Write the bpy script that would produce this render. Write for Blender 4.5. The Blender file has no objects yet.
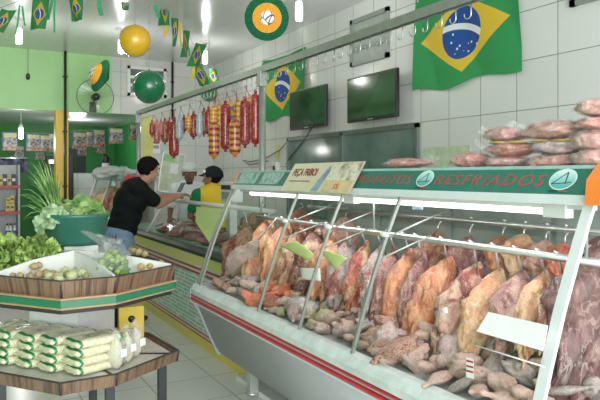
import bpy, bmesh, math, random
from mathutils import Vector, Matrix, noise, Euler
R = math.radians
rnd = random.Random(7)
S = bpy.context.scene
COL = S.collection

# ---------------------------------------------------------------- camera (level, 37 mm, eye height 1.45 m)
EYE = 1.45
PSI = math.atan2(343.0, 620.0)
FX, FY = math.sin(PSI), math.cos(PSI)
cam = bpy.data.objects.new('camera', bpy.data.cameras.new('camera'))
COL.objects.link(cam)
cam.location = (0, 0, EYE)
cam.rotation_euler = (math.pi / 2, 0, -PSI)
cam.data.sensor_width = 36.0
cam.data.lens = 37.2
cam.data.shift_y = -0.04
cam.data.clip_start = 0.05
S.camera = cam

def P(px, py, X=None, Y=None, Z=None, d=None):
    """measured photo point -> place in the shop, on the plane X / Y / Z or at depth d"""
    u = (px - 300) / 620.0
    v = (176 - py) / 620.0
    dx, dy, dz = FX + u * FY, FY - u * FX, v
    if X is not None: d = X / dx
    elif Y is not None: d = Y / dy
    elif Z is not None: d = (Z - EYE) / dz
    return Vector((dx * d, dy * d, EYE + dz * d))

def depth(p):
    return p.x * FX + p.y * FY

# ---------------------------------------------------------------- node helpers
class E:
    """a node socket (or number) that can be computed with"""
    def __init__(s, nt, v): s.nt, s.v = nt, v
    def _m(s, op, *o):
        n = s.nt.nodes.new('ShaderNodeMath'); n.operation = op
        for i, x in enumerate((s,) + o):
            x = x.v if isinstance(x, E) else x
            if isinstance(x, (int, float)): n.inputs[i].default_value = x
            else: s.nt.links.new(x, n.inputs[i])
        return E(s.nt, n.outputs[0])
    def __add__(s, o): return s._m('ADD', o)
    def __sub__(s, o): return s._m('SUBTRACT', o)
    def __mul__(s, o): return s._m('MULTIPLY', o)
    def __truediv__(s, o): return s._m('DIVIDE', o)
    def __lt__(s, o): return s._m('LESS_THAN', o)
    def __gt__(s, o): return s._m('GREATER_THAN', o)
    def abs(s): return s._m('ABSOLUTE')
    def sqrt(s): return s._m('SQRT')
    def floor(s): return s._m('FLOOR')
    def fract(s): return s._m('FRACT')
    def mod(s, o): return s._m('FLOORED_MODULO', o)
    def sin(s): return s._m('SINE')

class Mat:
    def __init__(s, name, rough=0.5, metal=0.0, spec=0.5, coat=0.0):
        s.m = bpy.data.materials.new(name); s.m.use_nodes = True
        s.nt = s.m.node_tree; s.b = s.nt.nodes['Principled BSDF']
        s.b.inputs['Roughness'].default_value = rough
        s.b.inputs['Metallic'].default_value = metal
        s.b.inputs['Specular IOR Level'].default_value = spec
        s.b.inputs['Coat Weight'].default_value = coat
    def new(s, t): return s.nt.nodes.new('ShaderNode' + t)
    def link(s, a, b): s.nt.links.new(a.v if isinstance(a, E) else a, b)
    def coord(s, kind='Object'):
        n = s.new('TexCoord'); return n.outputs[kind]
    def xyz(s, sock):
        n = s.new('SeparateXYZ'); s.link(sock, n.inputs[0])
        return [E(s.nt, o) for o in n.outputs]
    def vec(s, x, y, z=0.0):
        n = s.new('CombineXYZ')
        for i, a in enumerate((x, y, z)):
            if isinstance(a, E): s.link(a, n.inputs[i])
            else: n.inputs[i].default_value = a
        return n.outputs[0]
    def mix(s, fac, a, b):
        n = s.new('Mix'); n.data_type = 'RGBA'
        for sock, x in ((n.inputs[0], fac), (n.inputs[6], a), (n.inputs[7], b)):
            if isinstance(x, E): s.link(x, sock)
            elif isinstance(x, (int, float)): sock.default_value = x
            elif isinstance(x, (tuple, list)): sock.default_value = (*x[:3], 1)
            else: s.link(x, sock)
        return n.outputs[2]
    def noise(s, vec, scale, detail=3, rough=0.6, dist=0.0):
        n = s.new('TexNoise'); s.link(vec, n.inputs['Vector'])
        n.inputs['Scale'].default_value = scale; n.inputs['Detail'].default_value = detail
        n.inputs['Roughness'].default_value = rough; n.inputs['Distortion'].default_value = dist
        return E(s.nt, n.outputs[0])
    def ramp(s, fac, stops):
        n = s.new('ValToRGB'); el = n.color_ramp.elements
        while len(el) < len(stops): el.new(0.5)
        for e, (p, c) in zip(el, stops):
            e.position = p; e.color = (*c, 1)
        s.link(fac, n.inputs[0]); return n.outputs[0]
    def white(s, vec):
        n = s.new('TexWhiteNoise'); n.noise_dimensions = '3D'; s.link(vec, n.inputs['Vector'])
        return E(s.nt, n.outputs['Value'])
    def rand_coord(s, kind='Object'):
        """object coordinates moved by a random amount for each object"""
        i = s.new('ObjectInfo'); a = s.new('VectorMath'); a.operation = 'ADD'
        sc = s.new('VectorMath'); sc.operation = 'SCALE'; sc.inputs[0].default_value = (7.1, 3.3, 9.7)
        s.link(i.outputs['Random'], sc.inputs['Scale'])
        s.link(s.coord(kind), a.inputs[0]); s.link(sc.outputs[0], a.inputs[1])
        return a.outputs[0]
    def color(s, c):
        if isinstance(c, (tuple, list)): s.b.inputs['Base Color'].default_value = (*c[:3], 1)
        else: s.link(c, s.b.inputs['Base Color'])
        return s
    def bump(s, fac, strength=0.3, dist=0.01):
        n = s.new('Bump'); n.inputs['Strength'].default_value = strength
        n.inputs['Distance'].default_value = dist
        s.link(fac, n.inputs['Height']); s.link(n.outputs[0], s.b.inputs['Normal'])
        return s

def srgb(*c):
    c = [x / 255.0 for x in c]
    return tuple(x / 12.92 if x <= 0.04045 else ((x + 0.055) / 1.055) ** 2.4 for x in c)

def plain(name, c, rough=0.5, metal=0.0, var=0.12, scale=14, bump=0.0, spec=0.5, coat=0.0):
    """one colour, slightly mottled"""
    M = Mat(name, rough, metal, spec, coat)
    v = M.rand_coord(); n = M.noise(v, scale, 4)
    lo = tuple(x * (1 - var * 1.6) for x in c); hi = tuple(min(1, x * (1 + var)) for x in c)
    M.color(M.ramp(n, [(0.3, lo), (0.7, hi)]))
    if bump: M.bump(n, bump, 0.01)
    return M.m

def emit(name, c, strength):
    M = Mat(name); M.color(c)
    M.b.inputs['Emission Color'].default_value = (*c, 1)
    M.b.inputs['Emission Strength'].default_value = strength
    return M.m

def glass(name, tint=(0.96, 0.98, 0.97), gloss=0.03, rough=0.03, edge=0.22):
    """thin pane: clear straight through with a faint mirror"""
    m = bpy.data.materials.new(name); m.use_nodes = True
    nt = m.node_tree; nt.nodes.clear()
    out = nt.nodes.new('ShaderNodeOutputMaterial'); mx = nt.nodes.new('ShaderNodeMixShader')
    t = nt.nodes.new('ShaderNodeBsdfTransparent'); g = nt.nodes.new('ShaderNodeBsdfGlossy')
    lw = nt.nodes.new('ShaderNodeLayerWeight'); lw.inputs[0].default_value = 0.2
    ad = nt.nodes.new('ShaderNodeMath'); ad.operation = 'MULTIPLY_ADD'
    ad.inputs[1].default_value = edge; ad.inputs[2].default_value = gloss
    t.inputs[0].default_value = (*tint, 1); g.inputs['Roughness'].default_value = rough
    nt.links.new(lw.outputs['Fresnel'], ad.inputs[0]); nt.links.new(ad.outputs[0], mx.inputs[0])
    nt.links.new(t.outputs[0], mx.inputs[1]); nt.links.new(g.outputs[0], mx.inputs[2])
    nt.links.new(mx.outputs[0], out.inputs[0])
    return m

def film(name, tint=(0.9, 0.92, 0.9), milk=0.12):
    """crinkled clear plastic film: mostly clear, a little milky, glossy creases"""
    m = bpy.data.materials.new(name); m.use_nodes = True
    nt = m.node_tree; b = nt.nodes['Principled BSDF']
    out = nt.nodes['Material Output']; mx = nt.nodes.new('ShaderNodeMixShader')
    t = nt.nodes.new('ShaderNodeBsdfTransparent'); t.inputs[0].default_value = (0.97, 0.97, 0.97, 1)
    b.inputs['Base Color'].default_value = (*tint, 1); b.inputs['Roughness'].default_value = 0.15
    tc = nt.nodes.new('ShaderNodeTexCoord'); n = nt.nodes.new('ShaderNodeTexNoise')
    n.inputs['Scale'].default_value = 22; n.inputs['Distortion'].default_value = 1.5
    nt.links.new(tc.outputs['Object'], n.inputs['Vector'])
    bp = nt.nodes.new('ShaderNodeBump'); bp.inputs['Strength'].default_value = 0.6; bp.inputs['Distance'].default_value = 0.02
    nt.links.new(n.outputs[0], bp.inputs['Height']); nt.links.new(bp.outputs[0], b.inputs['Normal'])
    ra = nt.nodes.new('ShaderNodeMapRange'); ra.inputs[1].default_value = 0.45; ra.inputs[2].default_value = 0.75
    ra.inputs[3].default_value = milk; ra.inputs[4].default_value = milk * 3.2
    nt.links.new(n.outputs[0], ra.inputs[0]); nt.links.new(ra.outputs[0], mx.inputs[0])
    nt.links.new(t.outputs[0], mx.inputs[1]); nt.links.new(b.outputs[0], mx.inputs[2])
    nt.links.new(mx.outputs[0], out.inputs[0])
    return m

# ---------------------------------------------------------------- mesh helpers
class MB:
    """collects shapes for ONE mesh"""
    def __init__(s): s.bm = bmesh.new(); s.mi = 0
    def _v(s, co): return [s.bm.verts.new(c) for c in co]
    def _f(s, vs):
        try:
            f = s.bm.faces.new(vs); f.material_index = s.mi; f.smooth = True; return f
        except ValueError: return None
    def box(s, c, size, rot=None, bevel=0.0):
        hx, hy, hz = size[0] / 2, size[1] / 2, size[2] / 2
        M = (Euler(rot).to_matrix() if rot is not None and not isinstance(rot, Matrix) else rot) or Matrix.Identity(3)
        c = Vector(c)
        if bevel <= 0:
            vs = s._v([c + M @ Vector((x * hx, y * hy, z * hz)) for x, y, z in
                       ((-1,-1,-1),(1,-1,-1),(1,1,-1),(-1,1,-1),(-1,-1,1),(1,-1,1),(1,1,1),(-1,1,1))])
            for q in ((3,2,1,0),(4,5,6,7),(0,1,5,4),(1,2,6,5),(2,3,7,6),(3,0,4,7)):
                f = s._f([vs[i] for i in q])
                if f: f.smooth = False
        else:
            t = bmesh.new(); bmesh.ops.create_cube(t, size=1)
            for v in t.verts: v.co = Vector((v.co.x * size[0], v.co.y * size[1], v.co.z * size[2]))
            bmesh.ops.bevel(t, geom=t.edges[:], offset=bevel, segments=2, profile=0.6, affect='EDGES')
            s.take(t, lambda p: c + M @ p, smooth=False)
        return s
    def take(s, t, fn=lambda p: p, smooth=True):
        mp = {v: s.bm.verts.new(fn(v.co)) for v in t.verts}
        for f in t.faces:
            g = s._f([mp[v] for v in f.verts])
            if g: g.smooth = smooth
        t.free(); return s
    def bx(s, x0, x1, y0, y1, z0, z1, bevel=0.0):
        return s.box(((x0+x1)/2, (y0+y1)/2, (z0+z1)/2), (x1-x0, y1-y0, z1-z0), None, bevel)
    def tube(s, pts, r, n=8, cap=True, flat=1.0):
        pts = [Vector(p) for p in pts]; rs = r if isinstance(r, (list, tuple)) else [r] * len(pts)
        rings = []; up = None
        for i, p in enumerate(pts):
            d = (pts[min(i+1, len(pts)-1)] - pts[max(i-1, 0)])
            d = d.normalized() if d.length > 1e-9 else Vector((0, 0, 1))
            if up is None: up = d.orthogonal().normalized()
            up = (up - d * up.dot(d)); up = up.normalized() if up.length > 1e-6 else d.orthogonal().normalized()
            w = d.cross(up)
            rings.append(s._v([p + (up * math.cos(a) + w * math.sin(a) * flat) * rs[i]
                               for a in [2 * math.pi * k / n for k in range(n)]]))
        for a, b in zip(rings, rings[1:]):
            for k in range(n): s._f([a[k], a[(k+1) % n], b[(k+1) % n], b[k]])
        if cap:
            s._f(rings[0][::-1]); s._f(rings[-1])
        return s
    def lathe(s, prof, n=24, c=(0, 0, 0), rot=None, sy=1.0):
        c = Vector(c); M = rot or Matrix.Identity(3); rings = []
        for r, z in prof:
            if r < 1e-5: rings.append(s._v([c + M @ Vector((0, 0, z))]))
            else: rings.append(s._v([c + M @ Vector((r * math.cos(2*math.pi*k/n), sy * r * math.sin(2*math.pi*k/n), z)) for k in range(n)]))
        for a, b in zip(rings, rings[1:]):
            for k in range(n):
                if len(a) == 1 and len(b) == 1: break
                if len(a) == 1: s._f([a[0], b[(k+1) % n], b[k]][::-1])
                elif len(b) == 1: s._f([a[k], a[(k+1) % n], b[0]])
                else: s._f([a[k], a[(k+1) % n], b[(k+1) % n], b[k]])
        return s
    def prism(s, poly, y0, y1, plane='XZ', smooth=False):
        """outline in a plane carried from y0 to y1 along the third axis"""
        def pt(a, b, t):
            return {'XZ': (a, t, b), 'XY': (a, b, t), 'YZ': (t, a, b)}[plane]
        A = s._v([pt(a, b, y0) for a, b in poly]); B = s._v([pt(a, b, y1) for a, b in poly])
        n = len(poly)
        for f in [A, B[::-1]] + [[A[i], B[i], B[(i+1) % n], A[(i+1) % n]] for i in range(n)]:
            g = s._f(f)
            if g: g.smooth = smooth and len(f) == 4
        return s
    def sheet(s, prof, y0, y1, n=1, plane='XZ'):
        """open profile carried along Y"""
        rows = []
        for j in range(n + 1):
            t = y0 + (y1 - y0) * j / n
            rows.append(s._v([(a, t, b) for a, b in prof]))
        for A, B in zip(rows, rows[1:]):
            for i in range(len(prof) - 1): s._f([A[i], A[i+1], B[i+1], B[i]])
        return s
    def quad(s, *c):
        f = s._f(s._v([Vector(p) for p in c]))
        if f: f.smooth = False
        return s
    def ball(s, c, r, sub=3, fn=None, rot=None):
        t = bmesh.new(); bmesh.ops.create_icosphere(t, subdivisions=sub, radius=1)
        c = Vector(c); r = Vector(r) if not isinstance(r, (int, float)) else Vector((r, r, r))
        M = rot or Matrix.Identity(3)
        def g(p):
            q = fn(p) if fn else p
            return c + M @ Vector((q.x * r.x, q.y * r.y, q.z * r.z))
        return s.take(t, g)
    def grid(s, fn, nu, nv, uv=True):
        vs = [[s.bm.verts.new(fn(i / nu, j / nv)) for j in range(nv + 1)] for i in range(nu + 1)]
        L = s.bm.loops.layers.uv.verify() if uv else None
        for i in range(nu):
            for j in range(nv):
                f = s._f([vs[i][j], vs[i+1][j], vs[i+1][j+1], vs[i][j+1]])
                if f and uv:
                    for l, (a, b) in zip(f.loops, ((i, j), (i+1, j), (i+1, j+1), (i, j+1))):
                        l[L].uv = (a / nu, b / nv)
        return s
    def build(s, name, mat, parent=None, world=False, fix=True, at=None):
        if fix: bmesh.ops.recalc_face_normals(s.bm, faces=s.bm.faces[:])
        if world and parent is not None:
            o = parent.location.copy(); pp = parent.parent
            while pp is not None: o += pp.location; pp = pp.parent
            for v in s.bm.verts: v.co -= o
        if at is not None:
            for v in s.bm.verts: v.co -= Vector(at)
        me = bpy.data.meshes.new(name); s.bm.to_mesh(me); s.bm.free()
        for m in (mat if isinstance(mat, (list, tuple)) else [mat]): me.materials.append(m)
        o = bpy.data.objects.new(name, me); COL.objects.link(o)
        if parent is not None: o.parent = parent
        if at is not None: o.location = at
        return o

def remeshed(mb, voxel, smooth=3, factor=0.5, tris=None):
    """fuse everything collected in mb into one continuous skin"""
    me = bpy.data.meshes.new('t'); mb.bm.to_mesh(me); mb.bm.free()
    o = bpy.data.objects.new('t', me); COL.objects.link(o)
    r = o.modifiers.new('r', 'REMESH'); r.mode = 'VOXEL'; r.voxel_size = voxel; r.use_smooth_shade = True
    if smooth:
        q = o.modifiers.new('s', 'SMOOTH'); q.iterations = smooth; q.factor = factor
    dg = bpy.context.evaluated_depsgraph_get(); dg.update()
    out = bpy.data.meshes.new_from_object(o.evaluated_get(dg))
    bpy.data.objects.remove(o); bpy.data.meshes.remove(me)
    for p in out.polygons: p.use_smooth = True
    return out

def mesh_obj(name, me, mat, parent=None):
    me.materials.clear(); me.materials.append(mat)
    o = bpy.data.objects.new(name, me); COL.objects.link(o); o.parent = parent
    return o

def text_mesh(body, size, shear=0.0, bold=0.0, spacing=1.0):
    cu = bpy.data.curves.new('t', 'FONT'); cu.body = body; cu.size = size; cu.shear = shear
    cu.offset = bold; cu.space_character = spacing; cu.extrude = 0.0006; cu.align_x = 'CENTER'; cu.align_y = 'CENTER'
    o = bpy.data.objects.new('t', cu); COL.objects.link(o)
    dg = bpy.context.evaluated_depsgraph_get(); dg.update()
    me = bpy.data.meshes.new_from_object(o.evaluated_get(dg))
    bpy.data.objects.remove(o); bpy.data.curves.remove(cu)
    return me

def lettering(name, body, size, mat, parent, origin, ex, ey, width=None, shear=0.0, bold=0.0, height=None, spacing=1.0):
    """words laid on a surface: origin = centre, ex = reading direction, ey = up"""
    me = text_mesh(body, size, shear, bold, spacing)
    xs = [v.co.x for v in me.vertices]; ys = [v.co.y for v in me.vertices]
    cx, cy = (min(xs) + max(xs)) / 2, (min(ys) + max(ys)) / 2
    kx = width / (max(xs) - min(xs)) if width else 1; ky = height / (max(ys) - min(ys)) if height else kx
    ex = Vector(ex).normalized(); ey = Vector(ey).normalized(); ez = ex.cross(ey)
    for v in me.vertices:
        v.co = Vector(origin) + ex * (v.co.x - cx) * kx + ey * (v.co.y - cy) * ky + ez * v.co.z
    return mesh_obj(name, me, mat, parent)

def tag(o, label=None, cat=None, group=None, kind=None):
    if label: o['label'] = label
    if cat: o['category'] = cat
    if group: o['group'] = group
    if kind: o['kind'] = kind
    return o

def thing(name, label, cat, loc=(0, 0, 0), rz=0.0, group=None):
    o = bpy.data.objects.new(name, None); COL.objects.link(o)
    o.empty_display_size = 0.1
    o.location = loc; o.rotation_euler = (0, 0, rz)
    return tag(o, label, cat, group)

def copy_tree(o, parent=None):
    c = o.copy(); COL.objects.link(c); c.parent = parent
    for ch in [x for x in COL.objects if x.parent == o]: copy_tree(ch, c)
    return c

def struct(name, mb, mat, parent=None):
    o = mb.build(name, mat, parent)
    if parent is None: o['kind'] = 'structure'
    return o

# ---------------------------------------------------------------- shared materials
STEEL = plain('brushed_steel', (0.62, 0.63, 0.62), 0.28, 0.9, 0.05)
ALU = plain('aluminium', (0.66, 0.68, 0.66), 0.35, 0.75, 0.05)
WHITE = plain('white_paint', (0.78, 0.78, 0.76), 0.35, 0, 0.03)
OFFW = plain('offwhite_laminate', (0.70, 0.71, 0.69), 0.35, 0, 0.04)
BLACK = plain('black_plastic', (0.012, 0.012, 0.012), 0.35, 0, 0.1)
DARKG = plain('dark_green_paint', (0.012, 0.035, 0.022), 0.4, 0, 0.1)
RED = plain('red_plastic', (0.55, 0.03, 0.03), 0.4, 0, 0.08)
YEL = plain('yellow_paint', srgb(236, 190, 62), 0.4, 0, 0.05)
GLASS = glass('clear_glass')
FILM = film('clear_film')
FILM2 = film('clear_film_light', milk=0.06)
PAPER = plain('white_paper', (0.9, 0.9, 0.9), 0.6, 0, 0.02)
YGREEN = plain('yellow_green_card', srgb(206, 222, 140), 0.6, 0, 0.04)
TEAL = plain('teal_plastic', srgb(30, 110, 92), 0.3, 0, 0.07, 40)
ORANGE = plain('orange_plastic', srgb(235, 125, 50), 0.4, 0, 0.05)
STRING = plain('grey_string', (0.35, 0.35, 0.33), 0.7)

def flag_material(name='flag_cloth', dim=1.0):
    M = Mat(name, 0.75, spec=0.2)
    x, y, _ = M.xyz(M.coord('UV'))
    x = (x - 0.5) * 20.0; y = (y - 0.5) * 14.0
    dia = (x.abs() / 8.4 + y.abs() / 5.4) < 1.0
    r = (x * x + y * y).sqrt()
    cir = r < 3.6
    bx, by = x + 2.0, y + 7.2
    br = (bx * bx + by * by).sqrt()
    band = (br > 7.9) * (br < 8.75)
    vor = M.new('TexVoronoi'); vor.inputs['Scale'].default_value = 1.15
    M.link(M.vec(x, y), vor.inputs['Vector'])
    star = (E(M.nt, vor.outputs['Distance']) < 0.2) * (br < 7.6)
    c = M.mix(dia, srgb(52, 146, 82), srgb(226, 188, 56))
    blue = M.mix(band, srgb(38, 78, 150), (0.8, 0.83, 0.8))
    blue = M.mix(star, blue, (0.7, 0.75, 0.8))
    c = M.mix(cir, c, blue)
    if dim < 1: c = M.mix(1 - dim, c, (0.03, 0.05, 0.03))  # mixes backlit shade into the cloth colour
    M.color(c)
    # thin cloth lets a little light through
    M.b.inputs['Subsurface Weight'].default_value = 0.0
    return M.m
FLAG = flag_material()

def wood_material():
    M = Mat('wood_laminate', 0.4)
    v = M.coord('Object'); x, y, z = M.xyz(v)
    nn = M.new('Math'); nn.operation = 'ARCTAN2'; M.link(y, nn.inputs[0]); M.link(x, nn.inputs[1]); u = E(M.nt, nn.outputs[0]) * .6
    a = M.noise(M.vec(u * 30.0, z * 1.2, 0.0), 1.3, 4, 0.7)
    st = M.noise(M.vec(u * 120.0, z * 3.0, 3.0), 1.0, 2)
    c = M.ramp(a * 0.75 + st * 0.25, [(0.32, srgb(52, 38, 30)), (0.44, srgb(92, 70, 54)), (0.56, srgb(134, 106, 84)), (0.70, srgb(74, 54, 44))])
    M.color(c); return M.m
WOOD = wood_material()
# ================================================================ THE SETTING
D, YB, ZC, OPH, OPX = 3.7, 9.66, 3.27, 2.405, 2.51

def tile_mat(name, axes, w, h, ox, oz, c1, c2, grout, gw=0.004, rough=0.16, spec=0.5):
    M = Mat(name, rough, spec=spec)
    q = M.xyz(M.coord('Object')); a, b = (q['XYZ'.index(k)] for k in axes)
    a = (a - ox) / w; b = (b - oz) / h
    fa, fb = a.fract(), b.fract()
    line = (((fa - 0.5).abs() > (0.5 - gw / w)) + ((fb - 0.5).abs() > (0.5 - gw / h))) > 0.5
    rn = M.white(M.vec(a.floor(), b.floor(), 0.0))
    c = M.mix(rn, c1, c2)
    M.color(M.mix(line, c, grout))
    M.link(M.mix(line, (rough,) * 3, (0.7,) * 3), M.b.inputs['Roughness'])
    n = M.noise(M.coord('Object'), 3.0, 2)
    M.bump(line * -1.0 + n * 0.35, 0.25, 0.004)
    return M.m
WTILE = tile_mat('right_wall_tile', 'YZ', 0.368, 0.368, 3.307, 1.941, srgb(218, 218, 214), srgb(226, 226, 222), srgb(140, 138, 132), 0.0035)
BTILE = tile_mat('back_wall_tile', 'XZ', 0.40, 0.368, 2.20, 1.941, srgb(206, 206, 200), srgb(214, 214, 208), srgb(150, 150, 142), 0.003)
FTILE = tile_mat('floor_tile', 'XY', 0.45, 0.45, 1.16, 0.20, srgb(222, 222, 215), srgb(230, 229, 223), srgb(150, 148, 140), 0.004, 0.22)
PALEG = plain('pale_green_paint', srgb(172, 222, 150), 0.5, 0, 0.03, 2)
DEEPG = plain('deep_green_paint', srgb(48, 140, 62), 0.5, 0, 0.06, 1.5)

def pvc():
    M = Mat('white_ceiling_panels', 0.2, spec=0.5)
    x, y, z = M.xyz(M.coord('Object'))
    line = ((x / 0.2).fract() - 0.5).abs() > 0.49
    M.color(M.mix(line, srgb(218, 220, 220), srgb(196, 198, 198)))
    n = M.noise(M.vec(x * 8.0, y * 0.8, 0.0), 1.2, 2)
    M.bump(line * -1.0 + n * 0.6, 0.12, 0.004)
    return M.m
PVC = pvc()

m = MB(); m.quad((-3.5, -3, 0), (3.9, -3, 0), (3.9, 14.2, 0), (-3.5, 14.2, 0)); m.box((0, 5, -0.06), (7.4, 18, 0.1)); struct('floor', m, FTILE)
m = MB(); m.box((0.2, 3.35, ZC + 0.05), (7.4, 12.7, 0.1)); struct('ceiling', m, PVC)
m = MB(); m.box((D + 0.1, 3.4, ZC / 2), (0.2, 12.8, ZC)); struct('wall_right', m, WTILE)
m = MB(); m.box((-3.45, 5.5, ZC / 2), (0.1, 17, ZC)); struct('wall_left', m, DEEPG)
# back wall: green left of x = 2.18, tiled right of it, wide opening below
GX = P(112, 80, Y=YB).x
m = MB()
m.mi = 0; m.bx(-3.4, GX, YB, YB + 0.15, OPH, ZC); m.bx(-3.4, -1.2, YB, YB + 0.15, 0, OPH)
m.mi = 1; m.bx(GX, D, YB, YB + 0.15, OPH, ZC); m.bx(OPX, D, YB, YB + 0.15, 0, OPH)
struct('wall_back', m, [PALEG, BTILE])
m = MB(); m.bx(OPX + 0.02, OPX + 0.19, YB - 0.012, YB, 0, OPH - 0.02)
struct('trim_1', m, plain('pale_yellow_paint', srgb(226, 220, 130), 0.5, 0, 0.04))
# pillar in the opening, painted yellow, dark conduit in front
x0, x1 = P(56, 150, Y=YB - 0.1).x, P(69, 150, Y=YB - 0.1).x
m = MB(); m.bx(x0, x1, YB - 0.06, YB + 0.14, 0, OPH, 0.008); struct('column', m, YEL)
cx = P(65.5, 150, Y=YB - 0.12).x
t = thing('conduit_pipe', 'dark green vertical conduit running up the yellow pillar to the ceiling', 'pipe', (cx, YB - 0.1, 0))
m = MB(); m.tube([(0, 0, 0.0), (0, 0, ZC)], 0.02); m.build('pipe', DARKG, t)
m = MB()
for z in (0.5, 1.3, 2.1, 2.9): m.box((0, 0.02, z), (0.07, 0.03, 0.025))
m.build('clamp', DARKG, t)
cx = P(173, 90, Y=YB - 0.05).x
t = thing('conduit_pipe', 'thin black pipe running down the white tiled back wall behind the sausages', 'pipe', (cx, YB - 0.03, 0))
m = MB(); m.tube([(0, 0, 2.36), (0, 0, ZC - 0.005)], 0.018); m.build('pipe', BLACK, t)
m = MB()
for z in (2.5, 2.95): m.box((0, 0.015, z), (0.06, 0.03, 0.02))
m.build('clamp', BLACK, t)
# back room
m = MB(); m.bx(-3.4, 3.3, 14.0, 14.2, 0, 2.9); struct('wall_far', m, DEEPG)
m = MB(); m.bx(3.05, 3.2, YB + 0.15, 14.0, 0, 2.9); struct('wall_side', m, DEEPG)
m = MB(); m.bx(-3.4, 3.2, YB + 0.15, 14.2, 2.52, 2.6); struct('ceiling_back', m, PVC)
x0, x1 = P(70, 150, Y=13.9).x, P(86, 150, Y=13.9).x
m = MB(); m.bx(x0, x1, 13.93, 14.0, 0, 2.05); d = struct('door_1', m, DARKG)
m = MB(); m.bx(x0 + .05, x0 + .09, 13.88, 13.93, .95, 1.08); m.build('door_handle', STEEL, d)

DULL = plain('dull_frame', srgb(150, 154, 148), .45, .3, .05)
# ---- windows (vents of slanted glass)
def louvre(name, ax, a0, a1, z0, z1, at, panes, side, pane):
    """louvre window in a wall; ax = axis along the wall"""
    fr = MB(); w = 0.045
    def bx(mb, p0, p1, q0, q1, dz0, dz1):
        if ax == 'X': mb.bx(p0, p1, at - dz1, at - dz0, q0, q1)
        else: mb.bx(at - dz1, at - dz0, p0, p1, q0, q1)
    for p0, p1, q0, q1 in ((a0, a1, z0, z0 + w), (a0, a1, z1 - w, z1), (a0, a0 + w, z0, z1), (a1 - w, a1, z0, z1)):
        bx(fr, p0, p1, q0, q1, 0.0, 0.03)
    o = struct(name, fr, side); n = panes; hz = (z1 - z0 - 2 * w) / n
    b = MB(); bx(b, a0 + w, a1 - w, z0 + w, z1 - w, 0.004, 0.008); b.build('window_opening', plain(name + '_pane', pane, 0.25, 0, 0.1), o)
    for k in range(n - 1):
        p = MB(); zz = z0 + w + hz * (k + 1)
        bx(p, a0 + w, a1 - w, zz - .022, zz + .022, 0.008, 0.02); p.build('louvre_slat', side, o)
    return o
a, b = P(127, 80, Y=YB), P(166, 80, Y=YB)
louvre('window_1', 'X', a.x, b.x, 2.69, 3.15, YB, 3, WHITE, srgb(84, 98, 92))
a, b = P(352, 40, X=D), P(390, 40, X=D)
louvre('window_2', 'Y', b.y, a.y, P(371, 62, X=D).z, P(371, 14, X=D).z, D, 3, DULL, srgb(160, 168, 162))
a, b = P(572, 0, X=D), P(625, 0, X=D)
louvre('window_3', 'Y', b.y, a.y, P(585, 4, X=D).z, P(585, 4, X=D).z + 0.5, D, 3, DULL, srgb(160, 168, 162))
# long sliding window low in the right wall
a, b = P(289, 140, X=D), P(420, 124, X=D)
wy1, wy0, wz1, wz0 = a.y, b.y, P(420, 123, X=D).z, 0.95
fr = MB(); w = 0.04
for y0, y1, z0, z1 in ((wy0, wy1, wz0, wz0 + w), (wy0, wy1, wz1 - w, wz1), (wy0, wy0 + w, wz0, wz1), (wy1 - w, wy1, wz0, wz1), ((wy0 + wy1) / 2 - .02, (wy0 + wy1) / 2 + .02, wz0, wz1)):
    fr.bx(D - 0.035, D, y0, y1, z0, z1)
win = struct('window_4', fr, plain('dull_aluminium', srgb(120, 132, 126), 0.35, 0.5, 0.05))
PANE = Mat('grey_green_pane', 0.12, spec=0.6)
PANE.color(PANE.ramp(PANE.noise(PANE.coord(), 2.2, 2), [(0.35, srgb(92, 116, 108)), (0.65, srgb(120, 140, 132))]))
for k in range(2):
    h = (wy1 - wy0) / 2
    p = MB(); p.bx(D - 0.015, D - 0.008, wy0 + h * k + w * .6, wy0 + h * (k + 1) - w * .6, wz0 + w, wz1 - w); p.build('pane', PANE.m, win)

# ---- bulbs
BULB = emit('lit_bulb', (1.0, 1.0, 0.97), 9)
def bulb(p, label, power, group):
    z1 = ZC if p.y < YB else 2.52
    t = thing('light_bulb', label, 'light bulb', (p.x, p.y, p.z), 0, group)
    h = z1 - p.z
    m = MB(); m.lathe([(0, 0.085), (0.03, 0.08), (0.034, 0.05), (0.034, -0.075), (0.028, -0.09), (0, -0.095)], 14); m.build('tube', BULB, t)
    m = MB(); m.lathe([(0.0, 0.135), (0.026, 0.13), (0.03, 0.085), (0.0, 0.08)], 12); m.tube([(0, 0, 0.13), (0, 0, h - 0.02)], 0.006); m.build('socket', WHITE, t)
    m = MB(); m.lathe([(0, h), (0.06, h), (0.055, h - 0.02), (0, h - 0.025)], 16); m.build('ceiling_rose', WHITE, t)
    l = bpy.data.lights.new('bulb_light', 'POINT'); l.energy = power; l.color = (1, 0.98, 0.94); l.shadow_soft_size = 0.06
    lo = bpy.data.objects.new('bulb_light', l); COL.objects.link(lo); lo.location = (p.x, p.y, p.z - 0.16)
bulb(P(19, 36, Z=3.06), 'glowing bulb hanging at far left in front of the pale green wall', 7, 'shop light bulbs')
bulb(P(121, 46, Z=3.06), 'glowing bulb half hidden behind the yellow balloon', 7, 'shop light bulbs')
bulb(P(205, 57, Z=3.06), 'glowing bulb on the ceiling beside the end of the little flag garland', 7, 'shop light bulbs')
bulb(P(299, 11, Z=3.0), 'glowing bulb hanging right of the big round paper rosette', 7, 'shop light bulbs')
bulb(P(21, 133, Y=10.7), 'glowing bulb in the green back room behind the pillar', 15, None)

l = bpy.data.lights.new('back_room_fill_light', 'POINT'); l.energy = 16; l.shadow_soft_size = .15  # added fill lamp without a bulb, brightens the right of the back room
lo = bpy.data.objects.new('back_room_fill_light', l); COL.objects.link(lo); lo.location = (2.0, 12.3, 2.3)
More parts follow.
